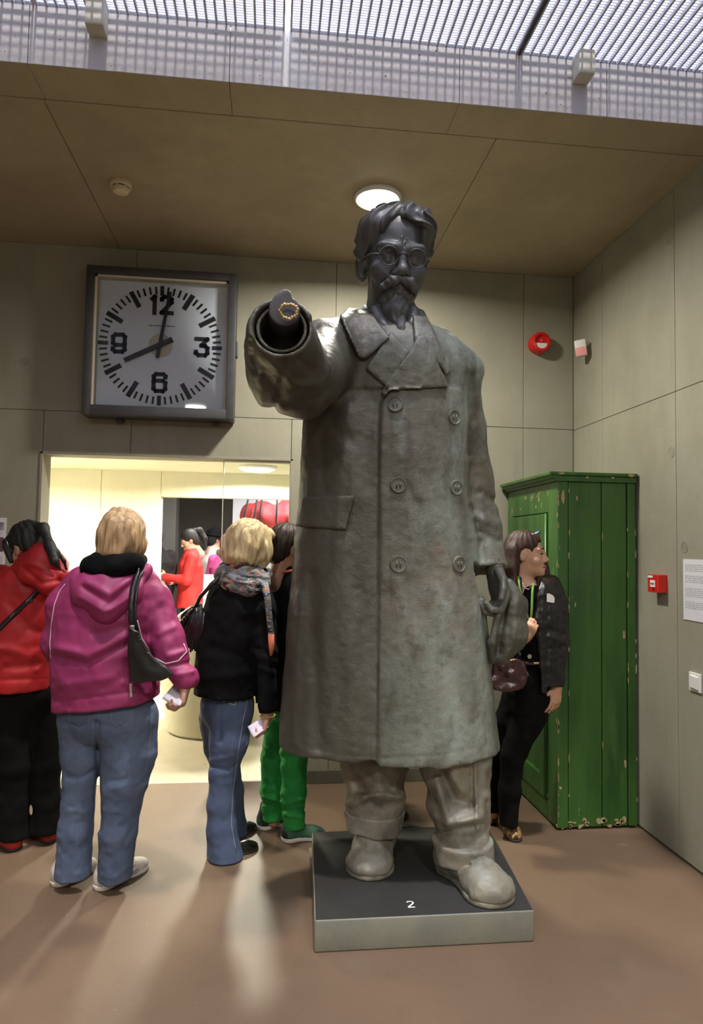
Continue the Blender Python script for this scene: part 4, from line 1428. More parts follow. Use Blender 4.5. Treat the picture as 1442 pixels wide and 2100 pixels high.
# --- smoke detector on the ceiling
p = onz(248, 376, ZC); p[2] = ZC
sd = empty('smoke_detector', p, 'round cream smoke detector on the ceiling above the clock', 'detector')
M_creamp = material('cream_plastic', (0.62, 0.52, 0.36), 0.45)
MB().lathe([(.056, 0), (.056, -.018), (.052, -.022), (.001, -.022)], p, (0, 0, 1), 32).build('base', M_creamp, sd, 'auto')
MB().lathe([(.042, -.020), (.040, -.030), (.001, -.030)], p, (0, 0, 1), 32).build('dark_vent', M_black, sd, 'auto')
MB().lathe([(.045, -.029), (.045, -.040), (.038, -.050), (.020, -.054), (.001, -.055)], p, (0, 0, 1), 32).build('cap', M_creamp, sd, 'auto')
for k in range(6):
    a = k * math.pi / 3 + .3
    q = p + arr(.043 * math.cos(a), .043 * math.sin(a), -.026)
    MB().box(q - arr(.006, .006, .008), q + arr(.006, .006, .008)).build('rib', M_creamp, sd)

# ================================================================== THE GREEN WARDROBE
M_green = material('chipped_green_paint', (0.044, 0.128, 0.024), 0.34, spec=0.5, layers=[
    dict(colour=(0.016, 0.058, 0.012), scale=5, lo=.42, hi=.66, detail=5, fac=.8, stretch=(1, 1, .2)),
    dict(colour=(0.070, 0.155, 0.045), scale=9, lo=.55, hi=.75, detail=5, fac=.7, stretch=(1, 1, .15)),
    dict(colour=(0.33, 0.34, 0.20), scale=26, lo=.725, hi=.745, detail=3, fac=.9, stretch=(1.4, 1.4, .28)),
    dict(colour=(0.42, 0.26, 0.11), scale=12, lo=.775, hi=.79, detail=4, fac=1, stretch=(1.2, 1.2, .5), off=9.1)],
    bump=[dict(scale=40, stretch=(1, 1, .08), dist=.004, strength=.35), dict(scale=26, dist=.003, strength=.2)])
M_chip = material('bare_chipped_wood', (0.42, 0.34, 0.19), 0.7, layers=[dict(colour=(0.30, 0.17, 0.07), scale=30, fac=.8)])
WX0, WX1, WY0, WY1, WZ = 1.585, 2.048, 3.662, 4.475, 1.965
wd = empty('wardrobe', (WX0, WY0, 0), 'tall old dark green wooden wardrobe with chipped paint in the corner', 'wardrobe')
zb, zt = 0.012, WZ - .045
# near side: vertical boards
edges = [WX0, 1.648, 1.845, 1.995, WX1]
for i in range(4):
    yo = 0.0 if i in (0, 3) else .006
    MB().box((edges[i] + .0025, WY0 + yo, zb), (edges[i + 1] - .0025, WY0 + .035, zt), .005).build('plank', M_green, wd)
MB().box((WX0 + .01, WY0 + .018, zb), (WX1 - .01, WY0 + .034, zt)).build('side_batten', M_gap, wd)
# far side, back, bottom, top
MB().box((WX0, WY1 - .03, zb), (WX1, WY1, zt), .004).build('side_panel', M_green, wd)
MB().box((WX1 - .012, WY0 + .036, zb), (WX1, WY1 - .031, zt)).build('back_panel', M_green, wd)
MB().box((WX0 + .02, WY0 + .036, .05), (WX1 - .013, WY1 - .031, .075)).build('bottom_board', M_green, wd)
MB().box((WX0 - .055, WY0 - .020, WZ - .012), (WX1 + .004, WY1 + .01, WZ + .008), .005).build('top_board', M_green, wd)
mb = MB()
mb.prism([(0, 0), (-.018, .004), (-.020, .012), (-.036, .020), (-.042, .030), (-.042, .036), (.01, .036), (.01, 0)], 0, WY1 + .008 - (WY0 - .012), (WX0, WY1 + .008, WZ - .047), (1, 0, 0), (0, 0, 1))
mb.build('cornice', M_green, wd)
MB().box((WX0 + .002, WY0 - .010, WZ - .045), (WX1, WY0 + .03, WZ - .013), .004).build('side_cornice', M_green, wd)
# door side (faces the statue): stiles, rails, bead and one framed door with two sunk panels
fx = WX0
MB().box((fx - .002, WY0 + .0005, zb), (fx + .03, WY0 + .135, zt), .004).build('stile', M_green, wd)
MB().box((fx - .002, WY1 - .085, zb), (fx + .03, WY1, zt), .004).build('stile', M_green, wd)
MB().box((fx - .002, WY0 + .137, zt - .17), (fx + .03, WY1 - .087, zt), .004).build('rail', M_green, wd)
MB().box((fx - .002, WY0 + .137, zb), (fx + .03, WY1 - .087, zb + .10), .004).build('rail', M_green, wd)
dy0, dy1, dz0, dz1 = WY0 + .142, WY1 - .092, zb + .105, zt - .175
dr = MB().box((fx + .010, dy0 + .08, dz0 + .09), (fx + .022, dy1 - .08, dz1 - .09)).build('door', M_green, wd)
for (y0, y1, z0, z1) in [(dy0, dy0 + .095, dz0, dz1), (dy1 - .095, dy1, dz0, dz1), (dy0 + .097, dy1 - .097, dz1 - .11, dz1), (dy0 + .097, dy1 - .097, dz0, dz0 + .12), (dy0 + .097, dy1 - .097, .93, 1.04)]:
    MB().box((fx - .010, y0, z0), (fx + .024, y1, z1), .006).build('door_frame_piece', M_green, dr)
MB().tube([(fx - .010, dy0 + .004, dz0), (fx - .010, dy0 + .004, dz1)], .009, 8).build('bead', M_green, wd, True)
MB().lathe([(.018, 0), (.016, .012), (.024, .025), (.015, .038), (.001, .04)], (fx - .010, dy0 + .045, .99), (-1, 0, 0), 20).build('door_knob', M_gap, dr, 'auto')
# worn bare edges, chips along the corners
rnd = random.Random(11)
mb = MB()


def chip(c, L, w, face):
    """flat ragged flake of bare wood; face y: on the near side, x: on the door side"""
    n = 9
    vs = []
    for k in range(n):
        a = 2 * math.pi * k / n
        r = rnd.uniform(.6, 1.1)
        u, z = w * r * math.cos(a), L * r * math.sin(a)
        vs.append((c[0] + u, c[1], c[2] + z) if face == 'y' else (c[0], c[1] + u, c[2] + z))
    back = [(x, y + .003, z) if face == 'y' else (x + .003, y, z) for x, y, z in vs]
    fs = [list(range(n)), list(range(2 * n - 1, n - 1, -1))] + [[i, (i + 1) % n, n + (i + 1) % n, n + i] for i in range(n)]
    mb.add(vs + back, fs)


yf = WY0 - .0008
for (x, z, L, w) in [(1.615, 1.83, .045, .012), (1.700, 1.83, .018, .006), (1.655, 1.63, .03, .005), (1.69, 1.23, .016, .005), (1.975, 1.06, .028, .008), (1.98, .35, .025, .008), (1.60, .23, .012, .008)]:
    chip((x, yf + (.006 if 1.65 < x < 1.99 else 0), z), L, w, 'y')
for k in range(42):
    z = rnd.uniform(.02, 1.9)
    x = rnd.choice([WX0 + .004, WX0 + .004, WX1 - .004, 1.650, 1.997, 1.846])
    chip((x, yf, z), rnd.uniform(.008, .035), rnd.uniform(.002, .0045), 'y')
for k in range(26):
    chip((rnd.uniform(WX0, WX1), yf + .004, rnd.uniform(.014, .05)), rnd.uniform(.004, .02), rnd.uniform(.006, .02), 'y')
for (x, z, L, w) in [(1.60, WZ - .004, .008, .02), (2.01, WZ - .004, .010, .022), (1.75, WZ - .02, .006, .01), (1.9, WZ - .02, .006, .01)]:
    chip((x, WY0 - .0215, z), L, w, 'y')
for k in range(30):
    chip((fx - .0032, rnd.choice([WY0 + .006, WY0 + .13, WY0 + .06, WY1 - .01, WY1 - .08]) + rnd.uniform(-.004, .004), rnd.uniform(.1, 1.9)), rnd.uniform(.008, .03), rnd.uniform(.002, .006), 'x')
for k in range(12):
    chip((fx - .0032, WY0 + .16 + rnd.random() * .5, zt - rnd.uniform(.01, .15)), rnd.uniform(.006, .02), rnd.uniform(.003, .008), 'x')
tag(mb.build('paint_chips', M_chip, wd), 'bare wood showing through chipped paint', kind='stuff')

# ================================================================== IN THE BRIGHT ROOM
M_tub = concrete('cast_concrete_tub', (0.50, 0.47, 0.35), (0.40, 0.37, 0.26), (0.56, 0.53, 0.40), 2.0, spots=.4)
M_cream_tube = material('cream_lacquer', (0.82, 0.80, 0.66), 0.3, spec=.5)
tc_ = onz(452, 1500, 0)
tcx, tcy = -0.455, 5.90
tb = empty('concrete_tub', (tcx, tcy, 0), 'big round tapering concrete tub standing in the bright room', 'tub')
MB().lathe([(.36, 0.0), (.385, .02), (.41, .20), (.45, .50), (.475, .78), (.47, .80), (.43, .80), (.42, .74), (.001, .72)], (tcx, tcy, 0), n=56).build('body', M_tub, tb, 'auto')
MB().lathe([(.478, .795), (.490, .80), (.492, .835), (.480, .845), (.425, .845), (.415, .835), (.415, .795)], (tcx, tcy, 0), n=56).build('rim', M_cream_tube, tb, 'auto')


def loop(cx, cy, w, h, r, z, name, parent, ang=0):
    pts = []
    for a in np.linspace(math.pi, 0, 17):
        u, q = w / 2 * math.cos(a), h * math.sin(a)
        pts.append((cx + u * math.cos(ang), cy + u * math.sin(ang), z + q * 1.0))
    pts = [(pts[0][0], pts[0][1], z - .04)] + pts + [(pts[-1][0], pts[-1][1], z - .04)]
    return MB().tube(pts, r, 12).build(name, M_cream_tube, parent, True)


loop(-.66, tcy - .33, .185, .145, .019, .845, 'handle_loop', tb, .1)
loop(-.49, tcy + .26, .20, .165, .019, .845, 'handle_loop', tb, .1)
MB().box((-.62, tcy - .05, .72), (-.40, tcy + .01, .95), .01).build('tap_block', M_cream_tube, tb)

# --- far room: pale cabinet, red hanging with dark straps
_a, _b = ony(418, 1178, 7.6), ony(452, 1178, 7.6)
pc = MB().box((_a[0], 7.58, 0), (_b[0], 7.62, _a[2]), .006).build('low_partition', material('pale_board', (0.40, 0.38, 0.31), .6), origin=(-.63, 7.6, 0))
tag(pc, 'pale upright board beside the person in the red coat, far room', 'board')
M_redcloth = material('red_cloth', (0.40, 0.030, 0.032), 0.7, layers=[dict(colour=(0.22, 0.012, 0.016), scale=5, fac=.8, stretch=(1.5, 1, .5))])
M_strap = material('dark_strap', (0.03, 0.028, 0.028), 0.7)
RY = 9.2
rh = empty('red_hanging', ony(550, 1060, RY), 'bulging red cloth hanging on dark straps in the far room', 'hanging')
Vq = Vol(ony(492, 1120, RY) - arr(.05, .35, .05), ony(650, 1025, RY) + arr(.25, .35, .12), .016, .12)
g_ = lambda x, y: ony(x, y, RY)
Vq.chain([g_(512, 1060), g_(540, 1050)], [.13, .17], .08, sq=((0, 1, 0), .8))
Vq.chain([g_(512, 1050), g_(535, 1062), g_(560, 1068), g_(590, 1058), g_(620, 1060)], [.10, .16, .15, .19, .2], .08)
Vq.chain([g_(530, 1080), g_(570, 1092), g_(610, 1095)], [.08, .12, .14], .08)
Vq.folds(.03, .12, 1.0)
Vq.mesh('cloth', M_redcloth, rh, keep=100)
for (x0, x1) in ((510, 496), (528, 519), (538, 530), (569, 566), (600, 598)):
    t0, b0_ = ony(x0, 1020, RY - .22), ony(x1, 1075, RY - .24)
    MB().tube([t0 + arr(0, .1, .35), t0, b0_], .014, 6).build('strap', M_strap, rh, True)
# ================================================================== THE PEOPLE
def skin(name, c):
    return material(name, c, 0.5, spec=0.4, layers=[dict(colour=tuple(k * .86 for k in c), scale=12, fac=.6)], bump=[dict(scale=160, dist=.001, strength=.2)])


M_skin = skin('skin_fair', (0.52, 0.30, 0.21))
M_skin2 = skin('skin_tanned', (0.46, 0.25, 0.165))


def hair_mat(name, c, dark, light, sx=60):
    return material(name, c, 0.55, spec=0.4, layers=[dict(colour=dark, scale=sx, stretch=(1, 1, .10), lo=.45, hi=.62, fac=.85, detail=3),
                                                     dict(colour=light, scale=sx * 1.4, stretch=(1, 1, .08), lo=.55, hi=.72, fac=.8, detail=3)],
                    bump=[dict(scale=sx * 2, stretch=(1, 1, .06), dist=.004, strength=.5)])


def cloth(name, c, k=.7, rough=.7, fine=300, sheen=0.0, spec=.3):
    return material(name, c, rough, spec=spec, sheen=sheen, layers=[dict(colour=tuple(q * k for q in c), scale=6, lo=.42, hi=.7, fac=.7)],
                    bump=[dict(scale=16, dist=.006, strength=.25, detail=3), dict(scale=fine, dist=.0015, strength=.25)])


M_denim = material('blue_denim', (0.105, 0.140, 0.225), 0.8, layers=[dict(colour=(0.062, 0.088, 0.155), scale=5, lo=.42, hi=.68, fac=.8, stretch=(1, 1, .5)),
                   dict(colour=(0.19, 0.235, 0.32), scale=4, lo=.55, hi=.72, fac=.6, stretch=(1, 1, .4)), dict(colour=(0.05, 0.07, 0.12), scale=160, stretch=(1, 1, .2), lo=.5, hi=.7, fac=.4)],
                   bump=[dict(scale=220, stretch=(1, 1, .3), dist=.001, strength=.3), dict(scale=20, dist=.005, strength=.25)])
M_denim2 = material('dark_blue_denim', (0.075, 0.105, 0.190), 0.8, layers=[dict(colour=(0.042, 0.062, 0.125), scale=5, lo=.42, hi=.68, fac=.8, stretch=(1, 1, .5)),
                    dict(colour=(0.17, 0.21, 0.31), scale=4, lo=.57, hi=.75, fac=.6, stretch=(1, 1, .4))],
                    bump=[dict(scale=220, stretch=(1, 1, .3), dist=.001, strength=.3), dict(scale=20, dist=.005, strength=.25)])
M_blackcloth = cloth('black_wool', (0.0045, 0.0045, 0.005), .7, .9, spec=.15)
M_blacktr = cloth('black_trouser_cloth', (0.005, 0.005, 0.0045), .7, .9, spec=.15)
M_leather = material('black_leather', (0.007, 0.007, 0.008), 0.36, spec=.6, bump=[dict(scale=22, dist=.008, strength=.4), dict(scale=130, dist=.001, strength=.3)])
M_trainer = material('white_trainer', (0.62, 0.55, 0.47), 0.6, layers=[dict(colour=(0.42, 0.38, 0.36), scale=18, lo=.52, hi=.6, fac=.8)])
M_sole = material('white_rubber', (0.70, 0.66, 0.60), 0.6)
M_soled = material('dark_rubber', (0.03, 0.025, 0.022), 0.6)


def vol_px(pts, d0, d1, v, pad=.05, zlo=None):
    lo, hi = px_box(pts, d0, d1, pad)
    if zlo is not None: lo[2] = zlo
    return Vol(lo, hi, v, .07)


def smoothrows(rows, D, dd=0.0):
    return px_rows(rows, D, dd)


def shoe(parent, heel, toe, w, h, mat, sole, name='shoe', sole_h=.022, high=0.0, pointed=0.0):
    """a shoe with its sole; heel and toe are floor points"""
    heel, toe = np.array(heel, float), np.array(toe, float)
    heel[2] = toe[2] = 0
    f = toe - heel; L = np.linalg.norm(f); f /= L
    M = np.array([np.cross(f, (0, 0, 1)), f, (0, 0, 1)])
    g = lambda a, z, sd=0: heel + f * (L * a) + M[0] * sd + np.array([0, 0, z])
    B = Vol(np.minimum(heel, toe) - .07, np.maximum(heel, toe) + np.array([.07, .07, .16 + high]), .004, .04)
    B.ell(g(.14, h * .42), (w * .82, L * .16, h * .62), .02, M)
    B.cap(g(.16, h * .40), g(.62, h * .28), w * .78, w * .9, .03, sq=((0, 0, 1), .95))
    B.ell(g(.76, h * .24), (w * (1.0 - .3 * pointed), L * .25, h * .36), .025, M)
    B.cap(g(.14, h * .7), g(.18, h + high), w * .72, w * .66, .02)
    B.cap(g(.20, h + high + .02), g(.16, h * .8 + high), w * .5, w * .5, .006, 'sub')
    B.half((0, 0, sole_h * .8), (0, 0, -1), .002)
    o = B.mesh(name, mat, parent, keep=100)
    S = Vol(np.minimum(heel, toe) - .07, np.maximum(heel, toe) + np.array([.07, .07, .04]), .0035, .03)
    S.ell(g(.15, sole_h), (w * .88, L * .18, .06), .02, M); S.cap(g(.15, sole_h), g(.62, sole_h), w * .74, w * .92, .03)
    S.ell(g(.76, sole_h), (w * (1.05 - .3 * pointed), L * .262, .06), .02, M)
    S.half((0, 0, sole_h), (0, 0, 1), .002); S.half((0, 0, .0006), (0, 0, -1), .002)
    S.mesh('sole', sole, o, keep=100)
    return o


def strip(t, pts, r, name, mat, parent, lift=.002, flat=.4, step=5.0):
    L = on_line(t, pts, step, lift)
    if len(L) < 3: return None
    return MB().tube([p for p, _ in L], r, 6, flat=flat, flatn=np.array([n for _, n in L])).build(name, mat, parent, True)


# ================================================================== 1  the woman in the plum jacket
D = 3.05
foot = onz(215, 1800, 0)
M_plum = cloth('plum_jacket_cloth', (0.29, 0.030, 0.115), .66, .55, 260, spec=.4)
YW = 20
hc = P(253, 1104, D)
HMx = frame(YAW + 16, -6)
V = Vol((-1.15, 2.75, 0.0), (-.30, 3.65, 1.80), .0075, .07)
head(V, hc, HMx, 1.0)
elbL, elbR = P(112, 1318, 3.06), P(346, 1312, 3.0)
wrR = P(380, 1398, 2.96)
V.profile(px_rows([(1190, 190, 300, .07), (1240, 155, 310, .10), (1340, 150, 300, .12), (1440, 150, 295, .12), (1500, 150, 290, .11)], D), YAW + YW, .03)
V.chain([P(305, 1225, D), elbR, wrR], [.05, .042, .03], .02); V.chain([P(150, 1230, D), elbL, P(150, 1390, 3.25)], [.05, .042, .032], .02)
V.chain([P(180, 1500, D), P(170, 1600, D), P(150, 1770, D)], [.07, .055, .045], .02); V.chain([P(262, 1500, D), P(250, 1610, D), P(235, 1780, D)], [.07, .06, .045], .02)
hand(V, P(381, 1402, 2.96), P(376, 1440, 2.94) - P(381, 1402, 2.96), -RT - .2 * FW, .92, (45, 50, 30), thumb=1)
body = V.mesh('person', M_skin, None, origin=(foot[0], foot[1], 0), keep=300)
tag(body, 'person in a plum hooded jacket and blue jeans seen from behind, short blond hair', 'person')
P1 = body
# jacket
rows = [(1158, 196, 298, .085), (1180, 160, 318, .12), (1212, 134, 330, .15), (1255, 117, 328, .172), (1320, 108, 322, .185), (1380, 107, 322, .19), (1430, 112, 326, .19), (1470, 114, 330, .188)]
V = Vol((-1.22, 2.70, .62), (-.26, 3.60, 1.52), .0065, .07)
V.profile(px_rows(rows, D), YAW + YW * .6, n=2.35)
V.chain([P(290, 1192, 3.06), P(318, 1232, 3.05), elbR, P(352, 1345, 2.99), wrR], [.075, .078, .066, .066, .052], .03)
V.cap(P(372, 1385, 2.97), P(388, 1388, 2.96), .048, .044, .02)
V.chain([P(170, 1190, 3.06), P(135, 1238, 3.06), elbL, P(140, 1385, 3.22)], [.07, .072, .060, .05], .03)
hl, hr = P(112, 1453, D), P(331, 1426, D)
u_ = (hr - hl); hn = np.cross(u_, FW - FW[2] * np.array([0, 0, 1.0])); hn *= -np.sign(hn[2])
armkeep = V.copy()
V.half((hl + hr) / 2, hn, .006)
V.chain([elbR, P(352, 1345, 2.99), wrR], [.066, .066, .052], .0)
wd_ = wrR - P(352, 1345, 2.99)
V.half(P(386, 1416, 2.955), wd_ + arr(0, 0, -.02), .006, P(386, 1416, 2.95) - .09, P(386, 1416, 2.95) + .12)
V.half(P(386, 1412, 2.955) + arr(0, 0, -.0), arr(0, 0, -1), .006, wrR - arr(.10, .10, .10), wrR + arr(.10, .1, .0))
for pts, w, a in [([(115, 1345), (180, 1362), (262, 1320)], 7, -.012), ([(118, 1330), (180, 1345), (255, 1305)], 10, .012), ([(195, 1300), (250, 1285)], 8, -.007), ([(130, 1405), (230, 1390)], 10, .006),
                  ([(180, 1240), (210, 1265), (260, 1262)], 9, -.006), ([(330, 1250), (362, 1330)], 9, -.006), ([(325, 1300), (358, 1285)], 7, .008), ([(345, 1345), (380, 1335)], 6, .008), ([(352, 1365), (388, 1360)], 5, -.008),
                  ([(362, 1385), (398, 1375)], 6, .009), ([(113, 1440), (330, 1412)], 4, -.004), ([(255, 1400), (300, 1420), (328, 1405)], 8, .008)]:
    V.ridge(pts, w, a, D)
V.folds(.007, .09, 3.0, (1.6, 1.6, .8)); V.folds(.003, .03, 8.0)
jk = V.mesh('jacket', M_plum, P1, keep=300)
tj = bvh(jk)
# hood hanging on the back, and its dark lining round the neck
V = Vol((-1.0, 2.70, 1.10), (-.42, 3.30, 1.50), .006, .06)
V.chain([P(160, 1190, 2.99), P(176, 1222, 2.94), P(222, 1246, 2.90), P(262, 1222, 2.93), P(300, 1168, 3.0)], [.035, .048, .058, .045, .028], .05)
V.ell(P(222, 1206, 2.95), (.135, .085, .085), .05, frame(YAW + 10, 0, -8))
V.ridge([(172, 1205), (225, 1240), (290, 1180)], 7, -.010); V.ridge([(180, 1195), (225, 1218), (285, 1172)], 8, .008); V.ridge([(165, 1225), (215, 1255), (262, 1228)], 6, .006)
V.folds(.005, .05, 6.0)
V.mesh('hood', M_plum, P1, keep=100)
V = Vol((-1.0, 2.72, 1.22), (-.42, 3.36, 1.56), .0055, .06)
M_fleece = cloth('black_fleece', (0.004, 0.004, 0.0045), .7, .95, 120, spec=.12)
V.chain([P(180, 1168, 3.0), P(200, 1160, 2.95), P(240, 1164, 2.93), P(272, 1156, 2.96), P(290, 1150, 3.03)], [.032, .045, .046, .042, .028], .04)
V.ell(P(232, 1152, 3.05), (.12, .09, .05), .05)
V.folds(.005, .04, 2.0)
V.mesh('hood_lining', M_fleece, P1, keep=100)
# hair
V = Vol(hc - .2, hc + .2, .005, .05)
Th = lambda *p: hc + HMx.T @ np.array(p, float)
V.ell(Th(0, -.020, .038), (.095, .108, .098), .02, HMx)
V.ell(Th(0, -.050, -.02), (.088, .075, .095), .04, HMx)
V.ell(Th(0, -.06, -.075), (.070, .055, .05), .03, HMx)
V.ell(Th(-.07, -.005, -.03), (.030, .06, .06), .03, HMx); V.ell(Th(.07, -.005, -.03), (.030, .06, .06), .03, HMx)
V.ell(Th(0, .11, -.03), (.075, .075, .10), .02, HMx, 'sub')


def strands(c, M, amp, fr, seed=0.0, tw=0.0):
    def f(x, y, z):
        p = np.stack([x - c[0], y - c[1], z - c[2]], 0)
        u, v, w = (M[i][0] * p[0] + M[i][1] * p[1] + M[i][2] * p[2] for i in range(3))
        a = np.arctan2(u, v) * fr + 5 * (vnoise(u * 14 + seed, v * 14, w * 16) - .5) + tw * w * 30
        return amp * np.sin(a) + amp * 1.2 * (vnoise(u * 55 + seed, v * 55, w * 14 + 2) - .5) * 2
    return f


V.disp(strands(hc, HMx, .0034, 13, 1.0, .8), .04); V.folds(.009, .035, 2.0, (.8, .8, 2.2))
V.mesh('hair', hair_mat('dark_blond_hair', (0.40, 0.255, 0.13), (0.20, 0.115, 0.055), (0.60, 0.44, 0.25)), P1, keep=200)
# jeans
V = Vol((-1.15, 2.75, .02), (-.40, 3.50, .86), .0068, .07)
V.ell(P(220, 1462, D), (.222, .16, .15), .05, frame(YAW + YW * .6))
V.chain([P(166, 1480, D), P(172, 1545, D), P(168, 1590, 3.04), P(155, 1700, 3.04), P(150, 1800, 3.04)], [.10, .096, .076, .072, .080], .025)
V.chain([P(262, 1480, D), P(262, 1545, D), P(254, 1600, 3.03), P(242, 1700, 3.03), P(234, 1815, 3.03)], [.13, .124, .102, .084, .072], .025)
V.half((0, 0, .050), (0, 0, -1), .004)
for pts, w, a in [([(200, 1480), (200, 1600), (203, 1700)], 5, -.016), ([(140, 1592), (165, 1596), (195, 1578)], 4, -.008), ([(140, 1580), (195, 1568)], 7, .004), ([(125, 1482), (165, 1490), (195, 1480)], 5, -.007), ([(200, 1484), (245, 1492)], 5, -.006),
                  ([(225, 1620), (280, 1605)], 5, .003), ([(215, 1605), (260, 1598)], 4, -.003), ([(140, 1660), (175, 1668)], 4, .003), ([(150, 1690), (190, 1680)], 4, -.003), ([(165, 1600), (160, 1790)], 12, .004), ([(250, 1600), (238, 1800)], 14, .004)]:
    V.ridge(pts, w, a, D + .1)
V.folds(.004, .07, 4.0, (.8, .8, 2.2)); V.folds(.0025, .028, 9.0, (1, 1, .8))
V.mesh('jeans', M_denim, P1, keep=300)
ts1 = shoe(P1, onz(112, 1818, 0), onz(194, 1776, 0), .048, .095, M_trainer, M_sole, 'trainer')
ts2 = shoe(P1, onz(198, 1826, 0), onz(300, 1776, 0), .050, .100, M_trainer, M_sole, 'trainer')
M_greymesh = material('grey_trainer_panel', (0.30, 0.28, 0.28), .7)
bs2 = bvh(ts2); bs1 = bvh(ts1)
for L in ([(232, 1806), (250, 1788), (262, 1776)], [(250, 1800), (268, 1786), (276, 1772)], [(262, 1796), (284, 1782)], [(240, 1798), (262, 1800), (282, 1788)]):
    strip(bs2, L, .0042, 'trainer_panel', M_greymesh, ts2, .0006, .35, 4)
for L in ([(160, 1796), (176, 1782)], [(168, 1798), (184, 1786)]):
    strip(bs1, L, .004, 'trainer_panel', M_greymesh, ts1, .0006, .35, 4)
bj1 = bvh(bpy.data.objects['jeans'])
M_seam = material('faded_denim_seam', (0.17, 0.20, 0.27), .8)
for L in ([(202, 1450), (203, 1500), (204, 1560)], [(226, 1456), (230, 1482), (248, 1492), (268, 1480), (272, 1452)], [(140, 1464), (143, 1486), (162, 1495), (182, 1486), (185, 1460)], [(312, 1450), (306, 1540), (290, 1640), (272, 1780)]):
    strip(bj1, L, .0016, 'seam', M_seam, P1, .0004, .4)
strip(bj1, [(186, 1450), (200, 1449)], .006, 'waist_label', material('brown_leather_label', (.22, .13, .08), .6), P1, .001, .25, 3)
# white piping
M_pipe = material('pale_piping', (0.62, 0.45, 0.52), .5)
for L in [[(322, 1205)], ]:
    pass
strip(tj, [(240, 1200), (252, 1230), (264, 1258)], .0032, 'piping', M_pipe, P1)
strip(tj, [(253, 1187), (262, 1205), (266, 1216)], .0032, 'piping', M_pipe, P1)
strip(tj, [(281, 1272), (290, 1308), (312, 1346), (340, 1361), (366, 1355), (383, 1336), (376, 1320)], .0034, 'piping', M_pipe, P1)
strip(tj, [(134, 1198), (122, 1214), (112, 1240), (106, 1280), (103, 1320), (105, 1350)], .0032, 'piping', M_pipe, P1)
strip(tj, [(268, 1402), (269, 1430)], .006, 'piping', M_pipe, P1)

# her shoulder bag
bag = empty('shoulder_bag', P(300, 1395, 2.9), 'black leather shoulder bag under the arm of the plum jacket', 'bag')
V = Vol(P(305, 1330, 2.88) - arr(.17, .17, .20), P(305, 1330, 2.88) + arr(.19, .19, .19), .0055, .06)
poly = [(266, 1290), (282, 1298), (300, 1338), (330, 1362), (352, 1382), (330, 1392), (280, 1400), (268, 1396), (264, 1340)]
base_ = Vol(V.lo, V.lo + V.v * (V.n - 1), V.v, .06)
V.op(in_px(poly, 2.89, 2.775, .004), None, None, 0, 'add')
V.ridge([(275, 1330), (300, 1380), (330, 1385)], 12, .006); V.folds(.006, .06, 3.0)
V.mesh('bag_body', M_leather, bag, keep=100)
st = [(274, 1300), (268, 1270), (268, 1240), (272, 1205), (279, 1180), (284, 1170)]
pts = [P(x, y, 2.83 + .09 * max(0, (1225 - y) / 70.0)) for x, y in st]
nn = -FW
MB().tube(pts + [P(288, 1172, 3.05), P(287, 1200, 3.14)], .0115, 8, flat=.45, flatn=nn).build('strap', M_leather, bag, True)
MB().tube([p + arr(.018, 0, 0) for p in pts], .006, 6, flat=.5, flatn=nn).build('strap', M_leather, bag, True)
MB().box(P(272, 1287, 2.83) - .010, P(272, 1287, 2.83) + .010, .003).build('buckle', material('dull_metal', (.3, .3, .3), .3, metal=1), bag)

M_leaf = material('pale_leaflet', (0.70, 0.64, 0.74), .7, layers=[dict(colour=(.62, .57, .67), scale=20, stretch=(.2, .2, 1), fac=.6)])


def leaflet(px, D_, name, label, bend=.012, print_lines=()):
    """a folded paper held in a hand; px: four picture corners"""
    ym = sum(y for x, y in px) / 4
    a, b, c, d = (P(x, y, D_ + (ym - y) * .0022) for (x, y) in px)
    n = 7
    vs, fs = [], []
    nr = np.cross(b - a, d - a); nr /= np.linalg.norm(nr)
    for off in (0, .0012):
        for i in range(n):
            for j in range(n):
                s_, t_ = i / (n - 1), j / (n - 1)
                p = a * (1 - s_) * (1 - t_) + b * s_ * (1 - t_) + c * s_ * t_ + d * (1 - s_) * t_
                vs.append(p + nr * (bend * math.sin(math.pi * t_) + off))
    N = n * n
    for i in range(n - 1):
        for j in range(n - 1):
            q = [i * n + j, (i + 1) * n + j, (i + 1) * n + j + 1, i * n + j + 1]
            fs.append(q); fs.append([k + N for k in q[::-1]])
    rim = [i * n for i in range(n)] + [(n - 1) * n + j for j in range(1, n)] + [i * n + n - 1 for i in range(n - 2, -1, -1)] + [j for j in range(n - 2, 0, -1)]
    for i in range(len(rim)):
        p, q = rim[i], rim[(i + 1) % len(rim)]
        fs.append([q, p, p + N, q + N])
    o = mesh_obj(name, vs, fs, M_leaf, None, True, (a + c) / 2)
    return tag(o, label, 'leaflet')


leaflet([(332, 1432), (358, 1402), (380, 1416), (370, 1447)], 2.935, 'leaflet', 'white folded leaflet in the hand of the person in plum')

